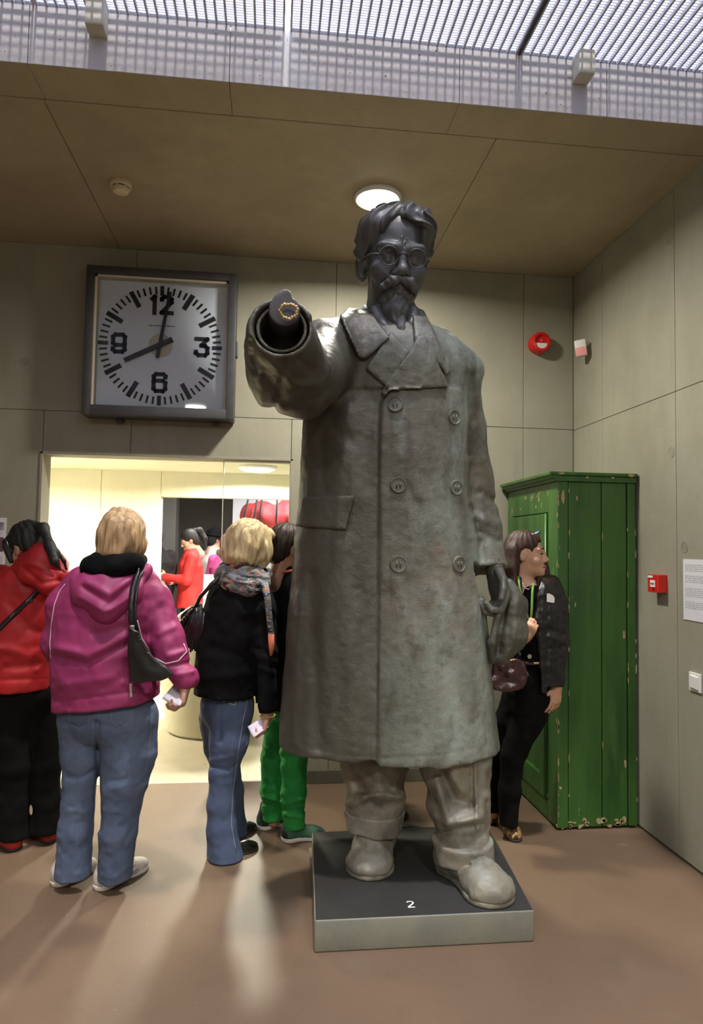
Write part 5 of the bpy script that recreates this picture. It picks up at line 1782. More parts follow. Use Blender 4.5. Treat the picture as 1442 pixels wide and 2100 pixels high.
# ================================================================== 2  the woman in the red jacket, at the picture's left edge
D = 3.45
M_redj = cloth('red_jacket_cloth', (0.42, 0.012, 0.016), .6, .55, 260, spec=.4)
foot = onz(50, 1735, 0)
hc = P(58, 1122, D); HMx = frame(YAW - 62, -20, 4)
V = Vol((-1.62, 3.05, 0.0), (-.85, 4.05, 1.80), .0075, .07)
head(V, hc, HMx, .98)
V.profile(px_rows([(1150, 45, 100, .06), (1190, 0, 110, .09), (1300, -5, 92, .09), (1390, -5, 90, .08), (1410, 0, 90, .06)], D), YAW - 30, .03)
V.chain([P(105, 1190, D), P(100, 1290, 3.6), P(50, 1310, 3.85)], [.05, .042, .03], .02); V.chain([P(-5, 1190, D), P(-30, 1290, 3.5), P(-10, 1320, 3.85)], [.05, .042, .03], .02)
V.chain([P(22, 1470, 3.42), P(30, 1570, 3.42), P(22, 1705, 3.42)], [.07, .05, .042], .02); V.chain([P(84, 1470, 3.5), P(92, 1570, 3.5), P(97, 1695, 3.5)], [.06, .05, .042], .02)
hand(V, P(48, 1310, 3.86), -RT + .3 * FW + arr(0, 0, .1), FW, .9, thumb=1); hand(V, P(-8, 1320, 3.86), RT * .6 + FW, arr(0, 0, 1), .9)
body = V.mesh('person', M_skin2, None, origin=(foot[0], foot[1], 0), keep=300)
tag(body, 'person in a red jacket with a long black ponytail, at the left edge', 'person')
P2 = body
rows = [(1140, 52, 108, .07), (1160, 28, 122, .09), (1190, -18, 130, .13), (1245, -35, 124, .155), (1320, -38, 116, .165), (1380, -40, 114, .17), (1430, -42, 113, .17)]
V = Vol((-1.75, 3.05, .70), (-.85, 4.05, 1.52), .007, .07)
V.profile(px_rows(rows, D), YAW - 15, n=2.3)
V.chain([P(110, 1188, D + .02), P(108, 1280, 3.58), P(62, 1308, 3.82)], [.068, .058, .045], .03)
V.chain([P(0, 1185, D), P(-30, 1285, 3.48), P(-15, 1318, 3.80)], [.072, .062, .045], .03)
V.half(P(40, 1409, D), (0, 0, -1), .006)
for pts, w, a in [([(20, 1240), (60, 1290), (90, 1300)], 9, -.008), ([(0, 1330), (60, 1345), (110, 1320)], 9, .008), ([(10, 1370), (110, 1360)], 9, -.006), ([(75, 1375), (100, 1355)], 6, .008), ([(40, 1200), (60, 1250)], 9, .006), ([(0, 1395), (112, 1392)], 3, -.003)]:
    V.ridge(pts, w, a, D)
V.folds(.006, .08, 5.0, (1.5, 1.5, .8)); V.folds(.003, .03, 2.0)
jk2 = V.mesh('jacket', M_redj, P2, keep=300)
t2 = bvh(jk2)
V = Vol(P(80, 1170, 3.35) - .24, P(80, 1170, 3.35) + .24, .006, .06)
V.chain([P(40, 1162, 3.36), P(62, 1178, 3.31), P(98, 1196, 3.28), P(122, 1180, 3.33), P(128, 1160, 3.40)], [.030, .040, .042, .035, .028], .04)
V.chain([P(62, 1140, 3.42), P(88, 1142, 3.34), P(112, 1152, 3.37)], [.05, .06, .04], .05)
V.ell(P(92, 1165, 3.36), (.085, .07, .075), .05)
V.ridge([(48, 1165), (85, 1196), (120, 1190)], 5, -.008); V.ridge([(60, 1155), (95, 1168), (125, 1175)], 6, .007)
V.folds(.006, .045, 4.0)
V.mesh('hood', M_redj, P2, keep=100)
V = Vol(hc - arr(.2, .24, .26), hc + arr(.26, .22, .22), .005, .05)
Th = lambda *p: hc + HMx.T @ np.array(p, float)
V.ell(Th(0, -.018, .040), (.086, .102, .092), .02, HMx)
V.ell(Th(0, -.055, .0), (.075, .058, .075), .03, HMx)
V.ell(Th(0, .085, .055), (.072, .032, .032), .03, HMx)
V.cap(Th(-.074, .055, .03), Th(-.070, .060, -.05), .020, .014, .02); V.cap(Th(.074, .055, .03), Th(.070, .060, -.05), .020, .014, .02)
V.ell(Th(0, .10, -.04), (.062, .07, .085), .015, HMx, 'sub')
V.ell(Th(-.085, -.006, -.02), (.03, .022, .035), .01, HMx, 'sub'); V.ell(Th(.085, -.006, -.02), (.03, .022, .035), .01, HMx, 'sub')
V.disp(strands(hc, HMx, .002, 18, 3.0), .04)
V.chain([P(78, 1078, 3.40), P(90, 1084, 3.36), P(102, 1118, 3.30), P(112, 1150, 3.26), P(124, 1166, 3.27)], [.018, .027, .021, .016, .007], .02)
V.chain([P(100, 1112, 3.31), P(118, 1132, 3.29), P(131, 1150, 3.30), P(136, 1168, 3.31)], [.014, .008, .007, .004], .012)
V.folds(.004, .035, 4.0, (1, 1, 3))
M_blackhair = hair_mat('black_hair', (0.012, 0.010, 0.010), (0.006, 0.005, 0.005), (0.032, 0.026, 0.026))
V.mesh('hair', M_blackhair, P2, keep=60)
V = Vol((-1.62, 3.1, .03), (-.85, 4.0, .86), .007, .07)
V.ell(P(50, 1420, 3.46), (.19, .14, .13), .05)
V.chain([P(22, 1440, 3.42), P(32, 1570, 3.42), P(28, 1640, 3.42), P(27, 1735, 3.42)], [.105, .078, .068, .080], .025)
V.chain([P(86, 1440, 3.5), P(93, 1570, 3.5), P(98, 1640, 3.5), P(98, 1722, 3.5)], [.10, .075, .066, .078], .025)
V.half((0, 0, .055), (0, 0, -1), .004)
V.folds(.005, .06, 4.0)
V.mesh('trousers', M_blacktr, P2, keep=300)
M_redshoe = material('red_suede', (0.40, 0.018, 0.014), .6)
shoe(P2, onz(36, 1744, 0), onz(-22, 1722, 0), .043, .085, M_redshoe, M_soled, 'shoe', .014)
shoe(P2, onz(108, 1728, 0), onz(62, 1704, 0), .043, .085, M_redshoe, M_soled, 'shoe', .014)
M_clip = material('metal_clip', (.6, .6, .6), .25, metal=1)
MB().tube([Th(-.088, .030, .060), Th(-.092, .020, .020)], .004, 6).build('hair_clip', M_clip, P2, True)
strip(t2, [(92, 1198), (70, 1220), (45, 1245), (20, 1268), (0, 1288), (-20, 1305)], .012, 'bag_strap', M_leather, P2, .004, .3)
sp, sn = hit(t2, 60, 1231)
MB().box(sp - arr(.014, .006, .012), sp + arr(.014, .006, .012), .003).build('strap_buckle', material('dark_metal', (.08, .08, .08), .3, metal=.8), P2)

# ================================================================== 3  the woman in the black jacket with a scarf
D = 3.42
foot = onz(480, 1745, 0)
hc = P(512, 1121, D); HMx = frame(YAW + 42, -14, -3)
V = Vol((-.52, 2.95, 0.0), (.22, 4.02, 1.80), .0072, .07)
head(V, hc, HMx, 1.0)
V.profile(px_rows([(1180, 470, 540, .07), (1230, 445, 540, .10), (1300, 440, 520, .11), (1430, 430, 505, .11), (1470, 430, 505, .10)], D), YAW + 40, .03)
wr3 = P(549, 1462, 3.33)
V.chain([P(532, 1235, 3.36), P(545, 1345, 3.36), wr3], [.05, .042, .03], .02); V.chain([P(450, 1235, 3.5), P(470, 1340, 3.6), P(520, 1400, 3.7)], [.05, .042, .03], .02)
V.chain([P(480, 1470, 3.40), P(463, 1580, 3.38), P(455, 1745, 3.36)], [.07, .05, .045], .02); V.chain([P(450, 1470, 3.5), P(472, 1600, 3.6), P(480, 1710, 3.62)], [.07, .05, .042], .02)
hand(V, wr3 + arr(0, 0, -.005), P(541, 1502, 3.31) - wr3, -RT - .15 * FW, .90, (38, 55, 40), thumb=1, r=.95)
hand(V, P(521, 1401, 3.7), FW + RT * .5, arr(0, 0, 1), .9)
body = V.mesh('person', M_skin, None, origin=(foot[0], foot[1], 0), keep=300)
tag(body, 'person in a black jacket, flared jeans and patterned scarf, with bobbed blond hair', 'person')
P3 = body
rows = [(1160, 474, 545, .07), (1180, 452, 551, .10), (1205, 432, 554, .125), (1250, 416, 553, .145), (1300, 409, 546, .155), (1360, 405, 536, .16), (1440, 403, 526, .16)]
V = Vol((-.56, 3.0, .68), (.24, 4.0, 1.52), .0066, .07)
V.profile(px_rows(rows, D), YAW + 30, n=2.35)
V.chain([P(526, 1212, 3.39), P(537, 1250, 3.37), P(545, 1345, 3.35), P(548, 1464, 3.32)], [.065, .066, .056, .043], .025)
V.chain([P(455, 1215, 3.5), P(455, 1330, 3.58), P(500, 1390, 3.68)], [.065, .058, .045], .03)
V.half(P(548, 1464, 3.32), P(548, 1464, 3.32) - P(545, 1345, 3.35), .005, P(548, 1464, 3.32) - .07, P(548, 1464, 3.32) + .09)
cutv = Vol(V.lo, V.lo + V.v * (V.n - 1), V.v, .07)
zc3 = P(462, 1423, D)[2]


def hem3(X, Y, Z):
    px, py, d = pix(X, Y, Z)
    return np.where(px < 524, zc3 - Z, -1.0) + 0 * (X + Y)


V.op(lambda X, Y, Z: hem3(X, Y, Z).astype(np.float32), None, None, .004, 'and')
for pts, w, a in [([(500, 1260), (530, 1250)], 7, .006), ([(530, 1330), (560, 1345)], 6, -.006), ([(533, 1370), (560, 1380)], 6, .006), ([(430, 1330), (500, 1345)], 10, -.006), ([(420, 1390), (510, 1380)], 10, .006), ([(505, 1240), (512, 1330), (520, 1420)], 5, -.008)]:
    V.ridge(pts, w, a, D)
V.folds(.006, .08, 1.0, (1.4, 1.4, .8)); V.folds(.003, .03, 6.0)
jk3 = V.mesh('jacket', M_blackcloth, P3, keep=300)
t3 = bvh(jk3)
V = Vol(hc - arr(.2, .2, .2), hc + arr(.2, .2, .2), .005, .05)
Th = lambda *p: hc + HMx.T @ np.array(p, float)
V.ell(Th(0, -.020, .040), (.098, .112, .098), .02, HMx)
V.ell(Th(0, -.050, -.015), (.100, .080, .085), .04, HMx)
V.ell(Th(.062, .02, -.03), (.042, .075, .070), .04, HMx); V.ell(Th(-.062, .02, -.03), (.042, .075, .070), .04, HMx)
V.ell(Th(0, -.075, -.075), (.085, .055, .038), .03, HMx)
V.ell(Th(0, .075, .085), (.055, .04, .03), .04, HMx)
V.chain([Th(-.05, -.09, -.05), Th(-.078, -.108, -.062), Th(-.092, -.118, -.056)], [.034, .014, .004], .02)
V.ell(Th(0, .115, -.045), (.072, .070, .095), .015, HMx, 'sub')
V.disp(strands(hc, HMx, .0030, 15, 5.0, .5), .04); V.folds(.007, .035, 6.0, (.8, .8, 2.4))
V.mesh('hair', hair_mat('light_blond_hair', (0.62, 0.48, 0.27), (0.38, 0.26, 0.11), (0.85, 0.76, 0.55)), P3, keep=100)
# scarf
M_scarf = material('patterned_scarf', (0.10, 0.115, 0.105), .75, layers=[
    dict(colour=(0.42, 0.15, 0.08), scale=34, stretch=(1, 1, 1.6), lo=.56, hi=.60, fac=1, detail=2), dict(colour=(0.17, 0.17, 0.22), scale=26, stretch=(.7, .7, 2), lo=.52, hi=.56, fac=1, detail=2),
    dict(colour=(0.02, 0.02, 0.022), scale=30, stretch=(.6, .6, 2.2), lo=.55, hi=.58, fac=1, detail=2), dict(colour=(0.30, 0.30, 0.26), scale=42, stretch=(.8, .8, 1.8), lo=.63, hi=.66, fac=1, detail=2)],
    bump=[dict(scale=40, stretch=(.6, .6, 2), dist=.006, strength=.5)])
V = Vol(P(505, 1180, 3.35) - .24, P(505, 1180, 3.35) + .24, .0052, .05)
V.chain([P(460, 1165, 3.46), P(458, 1180, 3.38), P(480, 1194, 3.31), P(512, 1205, 3.29), P(540, 1196, 3.34), P(548, 1175, 3.44)], [.032, .040, .044, .040, .032, .028], .03)
V.chain([P(470, 1170, 3.36), P(500, 1178, 3.32), P(530, 1176, 3.36)], [.03, .04, .03], .03)
for pts in ([(456, 1182), (490, 1200), (540, 1206)], [(462, 1172), (500, 1184), (545, 1190)], [(470, 1196), (510, 1212)]):
    V.ridge(pts, 3.5, -.006)
V.folds(.004, .04, 2.0, (1, 1, .5))
sc = V.mesh('scarf', M_scarf, P3, keep=100)
pts = [P(543, 1196, 3.27), P(549, 1230, 3.25), P(553, 1275, 3.26), P(556, 1300, 3.27), P(557, 1330, 3.27), P(556, 1345, 3.27)]
MB().tube(pts[:5], [.018, .016, .015, .015, .013], 8, flat=.4, flatn=-FW).build('scarf_end', M_scarf, sc, True)
MB().tube(pts[3:], [.0152, .0140, .006], 8, flat=.42, flatn=-FW).build('scarf_tip', material('orange_scarf', (0.50, 0.13, 0.07), .75), sc, True)
# jeans
V = Vol((-.54, 2.95, .0), (.2, 4.05, .86), .0064, .07)
V.ell(P(466, 1446, D), (.140, .13, .13), .04, frame(YAW + 35))
V.chain([P(474, 1470, 3.40), P(470, 1520, 3.39), P(458, 1585, 3.38), P(452, 1650, 3.36), P(454, 1700, 3.35), P(463, 1775, 3.34)], [.102, .092, .068, .064, .068, .094], .025)
V.chain([P(448, 1470, 3.48), P(455, 1530, 3.52), P(472, 1620, 3.60), P(480, 1700, 3.62), P(484, 1722, 3.62)], [.098, .085, .066, .066, .072], .025)
V.half(P(455, 1762, 3.36), (-.10, 0, -1), .004)
for pts, w, a in [([(432, 1572), (470, 1578), (485, 1566)], 3.5, -.006), ([(430, 1560), (480, 1552)], 5, .004), ([(440, 1590), (480, 1585)], 5, .003), ([(450, 1440), (452, 1520)], 5, -.008), ([(478, 1520), (476, 1620), (482, 1740)], 3, .004)]:
    V.ridge(pts, w, a, D + .06)
V.folds(.0035, .06, 7.0, (.8, .8, 2)); V.folds(.002, .025, 3.0)
je3 = V.mesh('jeans', M_denim2, P3, keep=200)
tj3 = bvh(je3)
M_stitch = material('pale_stitching', (0.30, 0.33, 0.40), .7)
M_emb = material('rust_embroidery', (0.42, 0.22, 0.08), .7)
strip(tj3, [(508, 1430), (498, 1480), (486, 1560), (478, 1620), (474, 1690), (484, 1745)], .0016, 'seam', M_stitch, P3, .001, .5)
for pts in ([(443, 1428), (450, 1438), (456, 1430), (460, 1440)], [(470, 1442), (482, 1446), (484, 1430)]):
    strip(tj3, pts, .003, 'embroidery', M_emb if pts[0][0] < 460 else M_stitch, P3, .001, .6, 3)
M_blackshoe = material('polished_black_leather', (0.010, 0.009, 0.009), .18, spec=.7)
shoe(P3, onz(452, 1762, 0), onz(527, 1738, 0), .042, .07, M_blackshoe, M_soled, 'shoe', .012, pointed=.3)
shoe(P3, onz(468, 1722, 0), onz(523, 1698, 0), .042, .07, M_blackshoe, M_soled, 'shoe', .012, pointed=.3)
MB().tube([wr3 + (RT * math.cos(a) * .036 + FW * math.sin(a) * .034) + arr(0, 0, -.012) for a in np.linspace(0, 2 * math.pi, 24)[:-1]], .0045, 6, closed=True).build('bracelet', M_gold, P3, True)
leaflet([(508, 1490), (540, 1470), (551, 1490), (521, 1512)], 3.29, 'leaflet', 'white folded leaflet in the hand of the person in the black jacket')
# her fringed bag
fbag = empty('fringed_bag', P(392, 1320, 3.45), 'black fringed leather bag hanging at the back of the black jacket', 'bag')
M_fringe = material('black_fringe_leather', (0.016, 0.015, 0.015), .28, spec=.7)
V = Vol(P(395, 1290, 3.45) - .2, P(395, 1290, 3.45) + .2, .0058, .06)
V.op(in_px([(372, 1262), (392, 1246), (412, 1240), (418, 1300), (410, 1345), (392, 1330), (372, 1300)], 3.56, 3.42, .003), None, None, 0, 'add')
V.folds(.01, .04, 2.0)
V.mesh('bag_body', M_fringe, fbag, keep=60)
rnd = random.Random(5)
for k in range(12):
    x0 = 396 + k * 1.9; x1 = 366 + k * 4.2 + rnd.uniform(-2, 2)
    dd = 3.405 - .004 * k
    p0, p1, p2 = P(x0 + 2, 1252 + rnd.uniform(-2, 2), dd), P((x0 + x1) / 2, 1290, dd - .012), P(x1, 1318 + 3.0 * k + rnd.uniform(-6, 4), dd)
    MB().tube([p0, p1, p2], [.007, .008, .005], 6, flat=.4, flatn=-FW).build('fringe', M_fringe, fbag, True)
for k in range(7):
    p0 = P(366 + k * 5, 1284 - k * 6, 3.41)
    MB().tube([p0, p0 + arr(-.02, -.01, -.02), p0 + arr(-.018, -.006, -.05)], .007, 6).build('tassel', M_fringe, fbag, True)
MB().tube([P(398, 1250, 3.43), P(410, 1225, 3.36), P(432, 1200, 3.31), P(452, 1182, 3.33), P(462, 1176, 3.42)], .010, 6, flat=.5, flatn=-FW).build('strap', M_fringe, fbag, True)
MB().tube([P(x, y, 3.41) for x, y in ((396, 1250), (404, 1246), (400, 1256), (395, 1252))], .003, 6, closed=True).build('ring', M_clip, fbag, True)

# ================================================================== 4  the boy in green trousers
D = 3.62
foot = onz(585, 1712, 0)
hc = P(592, 1124, D); HMx = frame(YAW + 58, -8)
V = Vol((-.16, 3.2, 0.0), (.50, 4.2, 1.80), .0075, .07)
head(V, hc, HMx, .95)
V.profile(px_rows([(1180, 572, 620, .06), (1220, 560, 630, .08), (1320, 562, 630, .09), (1440, 564, 632, .09)], D), YAW + 45, .03)
V.chain([P(630, 1225, 3.6), P(640, 1330, 3.62), P(640, 1420, 3.62)], [.045, .038, .028], .02); V.chain([P(560, 1225, 3.66), P(565, 1330, 3.72), P(600, 1400, 3.85)], [.045, .038, .028], .02)
V.chain([P(572, 1450, 3.7), P(562, 1570, 3.7), P(560, 1680, 3.7)], [.06, .045, .04], .02); V.chain([P(612, 1450, 3.58), P(604, 1570, 3.57), P(604, 1690, 3.57)], [.06, .045, .04], .02)
hand(V, P(640, 1422, 3.62), arr(0, 0, -1) + FW * .3, -RT, .85); hand(V, P(601, 1402, 3.86), FW + RT * .3, arr(0, 0, -1), .85)
body = V.mesh('person', M_skin2, None, origin=(foot[0], foot[1], 0), keep=300)
tag(body, 'young person in bright green trousers and a dark jacket half hidden by the statue', 'person')
P4 = body
V = Vol((-.2, 3.2, .62), (.52, 4.2, 1.50), .0075, .07)
V.profile(px_rows([(1160, 574, 620, .07), (1185, 556, 636, .09), (1215, 550, 650, .115), (1260, 548, 652, .125), (1350, 550, 655, .13), (1460, 553, 660, .135)], D), YAW + 35, n=2.3)
V.chain([P(632, 1215, 3.6), P(642, 1330, 3.6), P(642, 1410, 3.6)], [.062, .052, .042], .03); V.chain([P(564, 1220, 3.66), P(568, 1330, 3.72), P(600, 1395, 3.84)], [.062, .052, .042], .03)
V.half(P(600, 1452, D), (0, 0, -1), .006)
V.folds(.006, .07, 4.0)
V.mesh('jacket', M_blackcloth, P4, keep=200)
M_orange = material('orange_collar_trim', (0.60, 0.10, 0.03), .6)
cpts = [P(592, 1168, D) + (frame(YAW + 40)[0] * math.cos(a) * .080 + frame(YAW + 40)[1] * math.sin(a) * .083) + arr(0, 0, .006 + .018 * math.sin(a)) for a in np.linspace(0, 2 * math.pi, 28)[:-1]]
MB().tube(cpts, .0075, 8, closed=True).build('collar_trim', M_orange, P4, True)
V = Vol(hc - .18, hc + .18, .005, .05)
Th = lambda *p: hc + HMx.T @ np.array(p, float)
V.ell(Th(0, -.018, .040), (.086, .104, .092), .02, HMx); V.ell(Th(0, -.050, -.005), (.076, .062, .070), .03, HMx)
V.ell(Th(0, -.068, -.058), (.052, .036, .040), .03, HMx)
V.ell(Th(0, .105, -.035), (.085, .075, .085), .015, HMx, 'sub')
for sx in (-1, 1): V.ell(Th(sx * .085, -.004, -.02), (.026, .024, .04), .008, HMx, 'sub')
V.disp(strands(hc, HMx, .002, 20, 8.0), .04)
V.mesh('hair', hair_mat('dark_brown_hair', (0.030, 0.016, 0.010), (0.012, 0.007, 0.005), (0.075, 0.04, 0.022)), P4, keep=100)
M_greentr = cloth('bright_green_cloth', (0.022, 0.265, 0.050), .72, .7)
V = Vol((-.14, 3.25, .05), (.44, 4.15, .84), .0062, .07)
V.ell(P(595, 1440, 3.64), (.125, .115, .12), .04)
V.chain([P(574, 1450, 3.7), P(561, 1560, 3.69), P(558, 1620, 3.69), P(560, 1680, 3.69)], [.082, .064, .060, .056], .025)
V.chain([P(612, 1450, 3.58), P(603, 1560, 3.57), P(602, 1625, 3.56), P(603, 1690, 3.56)], [.085, .067, .062, .056], .025)
V.half((0, 0, .058), (0, 0, -1), .004)
for pts, w, a in [([(580, 1538), (610, 1548), (626, 1538)], 4, .012), ([(582, 1552), (625, 1550)], 4, -.008), ([(545, 1535), (578, 1545)], 5, .008), ([(545, 1555), (578, 1562)], 4, -.006), ([(582, 1650), (620, 1640)], 4, .009), ([(582, 1662), (622, 1660)], 3, -.008),
                  ([(585, 1672), (620, 1676)], 4, .008), ([(540, 1635), (575, 1645)], 4, .009), ([(540, 1648), (575, 1658)], 3, -.008), ([(582, 1600), (615, 1640)], 5, .006), ([(545, 1590), (575, 1630)], 5, .006)]:
    V.ridge(pts, w, a, 3.85)
V.folds(.006, .05, 3.0, (1.2, 1.2, .8)); V.folds(.003, .02, 6.0)
V.mesh('trousers', M_greentr, P4, keep=200)
M_skate = material('black_and_green_suede', (0.010, 0.011, 0.011), .7, layers=[dict(colour=(0.018, 0.085, 0.040), scale=11, lo=.57, hi=.60, fac=1, detail=1)])
s1 = shoe(P4, onz(533, 1700, 0), onz(598, 1684, 0), .050, .085, M_skate, M_sole, 'skate_shoe', .026, .035)
s2 = shoe(P4, onz(581, 1724, 0), onz(668, 1716, 0), .052, .085, M_skate, M_sole, 'skate_shoe', .026, .035)
for k in range(5):
    q = onz(581, 1724, 0) * (.66 - .07 * k) + onz(668, 1716, 0) * (.34 + .07 * k) + arr(0, 0, .092 - .010 * k)
    MB().tube([q + arr(-.012, -.022, -.01), q + arr(0, 0, .004), q + arr(.012, .022, -.01)], .005, 6).build('lace', M_soled, s2, True)

# ================================================================== 5  the woman leaning by the wardrobe
D = 3.60
foot = onz(1040, 1715, 0)
hc = P(1079, 1136, D); HMx = frame(YAW + 100, 2, 2)
HMf = frame(YAW + 112, 2, 2)
V = Vol((1.02, 3.20, 0.0), (1.62, 4.02, 1.72), .0068, .07)
V5 = Vol(hc - arr(.2, .2, .26), hc + arr(.2, .2, .2), .0045, .05)
head(V, hc, HMf, .97)
V.profile(px_rows([(1190, 1062, 1110, .06), (1230, 1055, 1135, .09), (1310, 1064, 1120, .09), (1370, 1068, 1114, .07), (1385, 1070, 1112, .05)], D), YAW + 150, .03)
wr5 = P(1141, 1408, 3.55)
V.chain([P(1137, 1218, 3.58), P(1147, 1315, 3.59), wr5], [.045, .038, .028], .02)
V.chain([P(1062, 1220, 3.62), P(1048, 1315, 3.56), P(1078, 1306, 3.42)], [.045, .036, .026], .02)
V.chain([P(1098, 1430, 3.62), P(1052, 1550, 3.64), P(1043, 1680, 3.62)], [.07, .048, .038], .02); V.chain([P(1066, 1430, 3.72), P(1025, 1550, 3.78), P(1010, 1665, 3.82)], [.07, .048, .038], .02)
hand(V, wr5, P(1139, 1447, 3.53) - wr5, -RT * .4 + FW, .86, (18, 22, 16), spread=.12, thumb=-1)
hand(V, P(1077, 1307, 3.43), P(1090, 1286, 3.40) - P(1077, 1307, 3.43), RT * .3 + FW, .8, (50, 60, 40), thumb=1)
body = V.mesh('person', skin('skin_warm', (0.60, 0.34, 0.22)), None, origin=(foot[0], foot[1], 0), keep=300)
tag(body, 'person in a black leather jacket with long brown hair, leaning by the green wardrobe', 'person')
P5 = body
# top and jacket
V = Vol((1.02, 3.2, .70), (1.62, 3.95, 1.45), .0062, .06)
V.profile(px_rows([(1198, 1062, 1118, .075), (1225, 1056, 1136, .105), (1310, 1058, 1128, .115), (1356, 1060, 1122, .115)], D), YAW + 160, n=2.3)
V.half(P(1090, 1357, D), (.12, 0, -1), .004)
V.folds(.004, .05, 2.0)
top5 = V.mesh('dark_top', M_blackcloth, P5, keep=100)
V = Vol((1.0, 3.2, .62), (1.68, 4.0, 1.46), .0062, .06)
V.profile(px_rows([(1176, 1060, 1118, .075), (1192, 1048, 1140, .10), (1215, 1042, 1152, .125), (1270, 1042, 1150, .135), (1340, 1052, 1146, .135), (1420, 1058, 1140, .13)], D), YAW + 160, n=2.3)
V.chain([P(1130, 1200, 3.6), P(1141, 1235, 3.59), P(1148, 1315, 3.58), P(1142, 1412, 3.54)], [.055, .056, .048, .040], .02)
V.chain([P(1062, 1205, 3.63), P(1054, 1235, 3.62), P(1046, 1315, 3.56), P(1064, 1312, 3.46)], [.055, .054, .046, .036], .02)
V.half(wr5, wr5 - P(1147, 1315, 3.59), .004, wr5 - .07, wr5 + .07)
openp = [(1070, 1175), (1112, 1175), (1096, 1260), (1102, 1330), (1112, 1430), (1062, 1440), (1062, 1300), (1070, 1240)]
V.op(lambda X, Y, Z: np.maximum(in_px(openp)(X, Y, Z), pix(X, Y, Z)[2] - 3.56).astype(np.float32), None, None, .008, 'sub')
hz5 = P(1130, 1418, D)[2]


def hem5(X, Y, Z):
    px, py, d = pix(X, Y, Z)
    return np.where(px < 1128, hz5 + .02 - Z, -1.0)


V.op(lambda X, Y, Z: hem5(X, Y, Z).astype(np.float32), None, None, .004, 'and')
for pts, w, a in [([(1125, 1290), (1156, 1300)], 4, -.006), ([(1125, 1305), (1156, 1315)], 4, .006), ([(1126, 1330), (1156, 1326)], 4, -.006), ([(1118, 1200), (1108, 1300), (1114, 1400)], 4, .008), ([(1122, 1220), (1122, 1380)], 5, -.006)]:
    V.ridge(pts, w, a, 3.7)
V.folds(.006, .045, 2.0, (1.4, 1.4, .8)); V.folds(.003, .02, 5.0)
jk5 = V.mesh('leather_jacket', M_leather, P5, keep=100)
t5 = bvh(jk5)
pol = [(1121, 1218), (1127, 1217), (1134, 1221), (1137, 1227), (1136, 1236), (1121, 1234)]
bp = MB()
vs = [hit(t5, x, y)[0] for x, y in pol]
nr = -FW
bp.add([p + nr * .006 for p in vs] + [p - nr * .002 for p in vs], [[5, 4, 3, 2, 1, 0], [6, 7, 8, 9, 10, 11]] + [[i, (i + 1) % 6, 6 + (i + 1) % 6, 6 + i] for i in range(6)])
tag(bp.build('chest_emblem', M_label, P5), 'rounded white chest emblem')
# hair
V = Vol(hc - arr(.18, .2, .34), hc + arr(.2, .2, .2), .0048, .05)
Th = lambda *p: hc + HMf.T @ np.array(p, float)
V.ell(Th(0, -.016, .040), (.083, .100, .090), .02, HMf); V.ell(Th(0, -.055, -.02), (.072, .055, .08), .03, HMf)
V.chain([P(1052, 1130, 3.56), P(1048, 1165, 3.54), P(1052, 1195, 3.53), P(1058, 1225, 3.53)], [.040, .036, .030, .018], .03)
V.chain([P(1092, 1130, 3.68), P(1106, 1170, 3.66), P(1118, 1195, 3.56), P(1116, 1218, 3.52), P(1104, 1226, 3.50)], [.045, .045, .045, .030, .014], .03)
V.ell(Th(0, .100, -.030), (.080, .078, .098), .012, HMf, 'sub')
V.ell(Th(-.082, .012, -.03), (.040, .034, .06), .008, HMf, 'sub'); V.ell(Th(.082, .012, -.03), (.040, .034, .06), .008, HMf, 'sub')
V.disp(strands(hc, HMf, .0018, 20, 2.0), .04)
V.mesh('hair', hair_mat('brown_hair', (0.050, 0.022, 0.014), (0.022, 0.010, 0.007), (0.10, 0.05, 0.03)), P5, keep=60)
# glasses pushed up in the hair, eyebrows and lips
M_lens = material('pale_blue_lens', (0.35, 0.45, 0.75), .1, spec=.8)
gl_ = MB()
gp = [Th(math.sin(a) * .085, .04 + .035 * math.cos(a), .118 - .02 * abs(math.sin(a))) for a in np.linspace(-1.5, 1.5, 13)]
gl_.tube(gp, .0035, 6)
gl_.build('hair_band', M_clip, P5, True)
for a in (.55,):
    MB().tube([Th(math.sin(a) * .086, .042 + .035 * math.cos(a), .112), Th(math.sin(1.1) * .088, .042 + .035 * math.cos(1.1), .100)], .008, 8, flat=.5, flatn=HMf[2]).build('clip_lens', M_lens, P5, True)
M_lipst = material('lips', (0.32, 0.09, 0.08), .4)
MB().tube([Th(s_ * .97, yy * .97, zz * .97) for s_, yy, zz in ((-.022, .084, -.0735), (-.01, .0985, -.0715), (0, .1025, -.073), (.01, .0985, -.0715), (.022, .084, -.0735))], [.002, .005, .006, .005, .002], 8).build('lips', M_lipst, P5, True)
for sx in (-1, 1):
    MB().tube([Th(sx * .050, .078, .022), Th(sx * .034, .0895, .0275), Th(sx * .016, .092, .022)], [.0015, .003, .0025], 6).build('eyebrow', M_blackhair, P5, True)
    MB().tube([Th(sx * .046, .0755, -.003), Th(sx * .032, .0885, .000), Th(sx * .020, .082, -.004)], [.0016, .0042, .0016], 6).build('eyelashes', M_blackhair, P5, True)
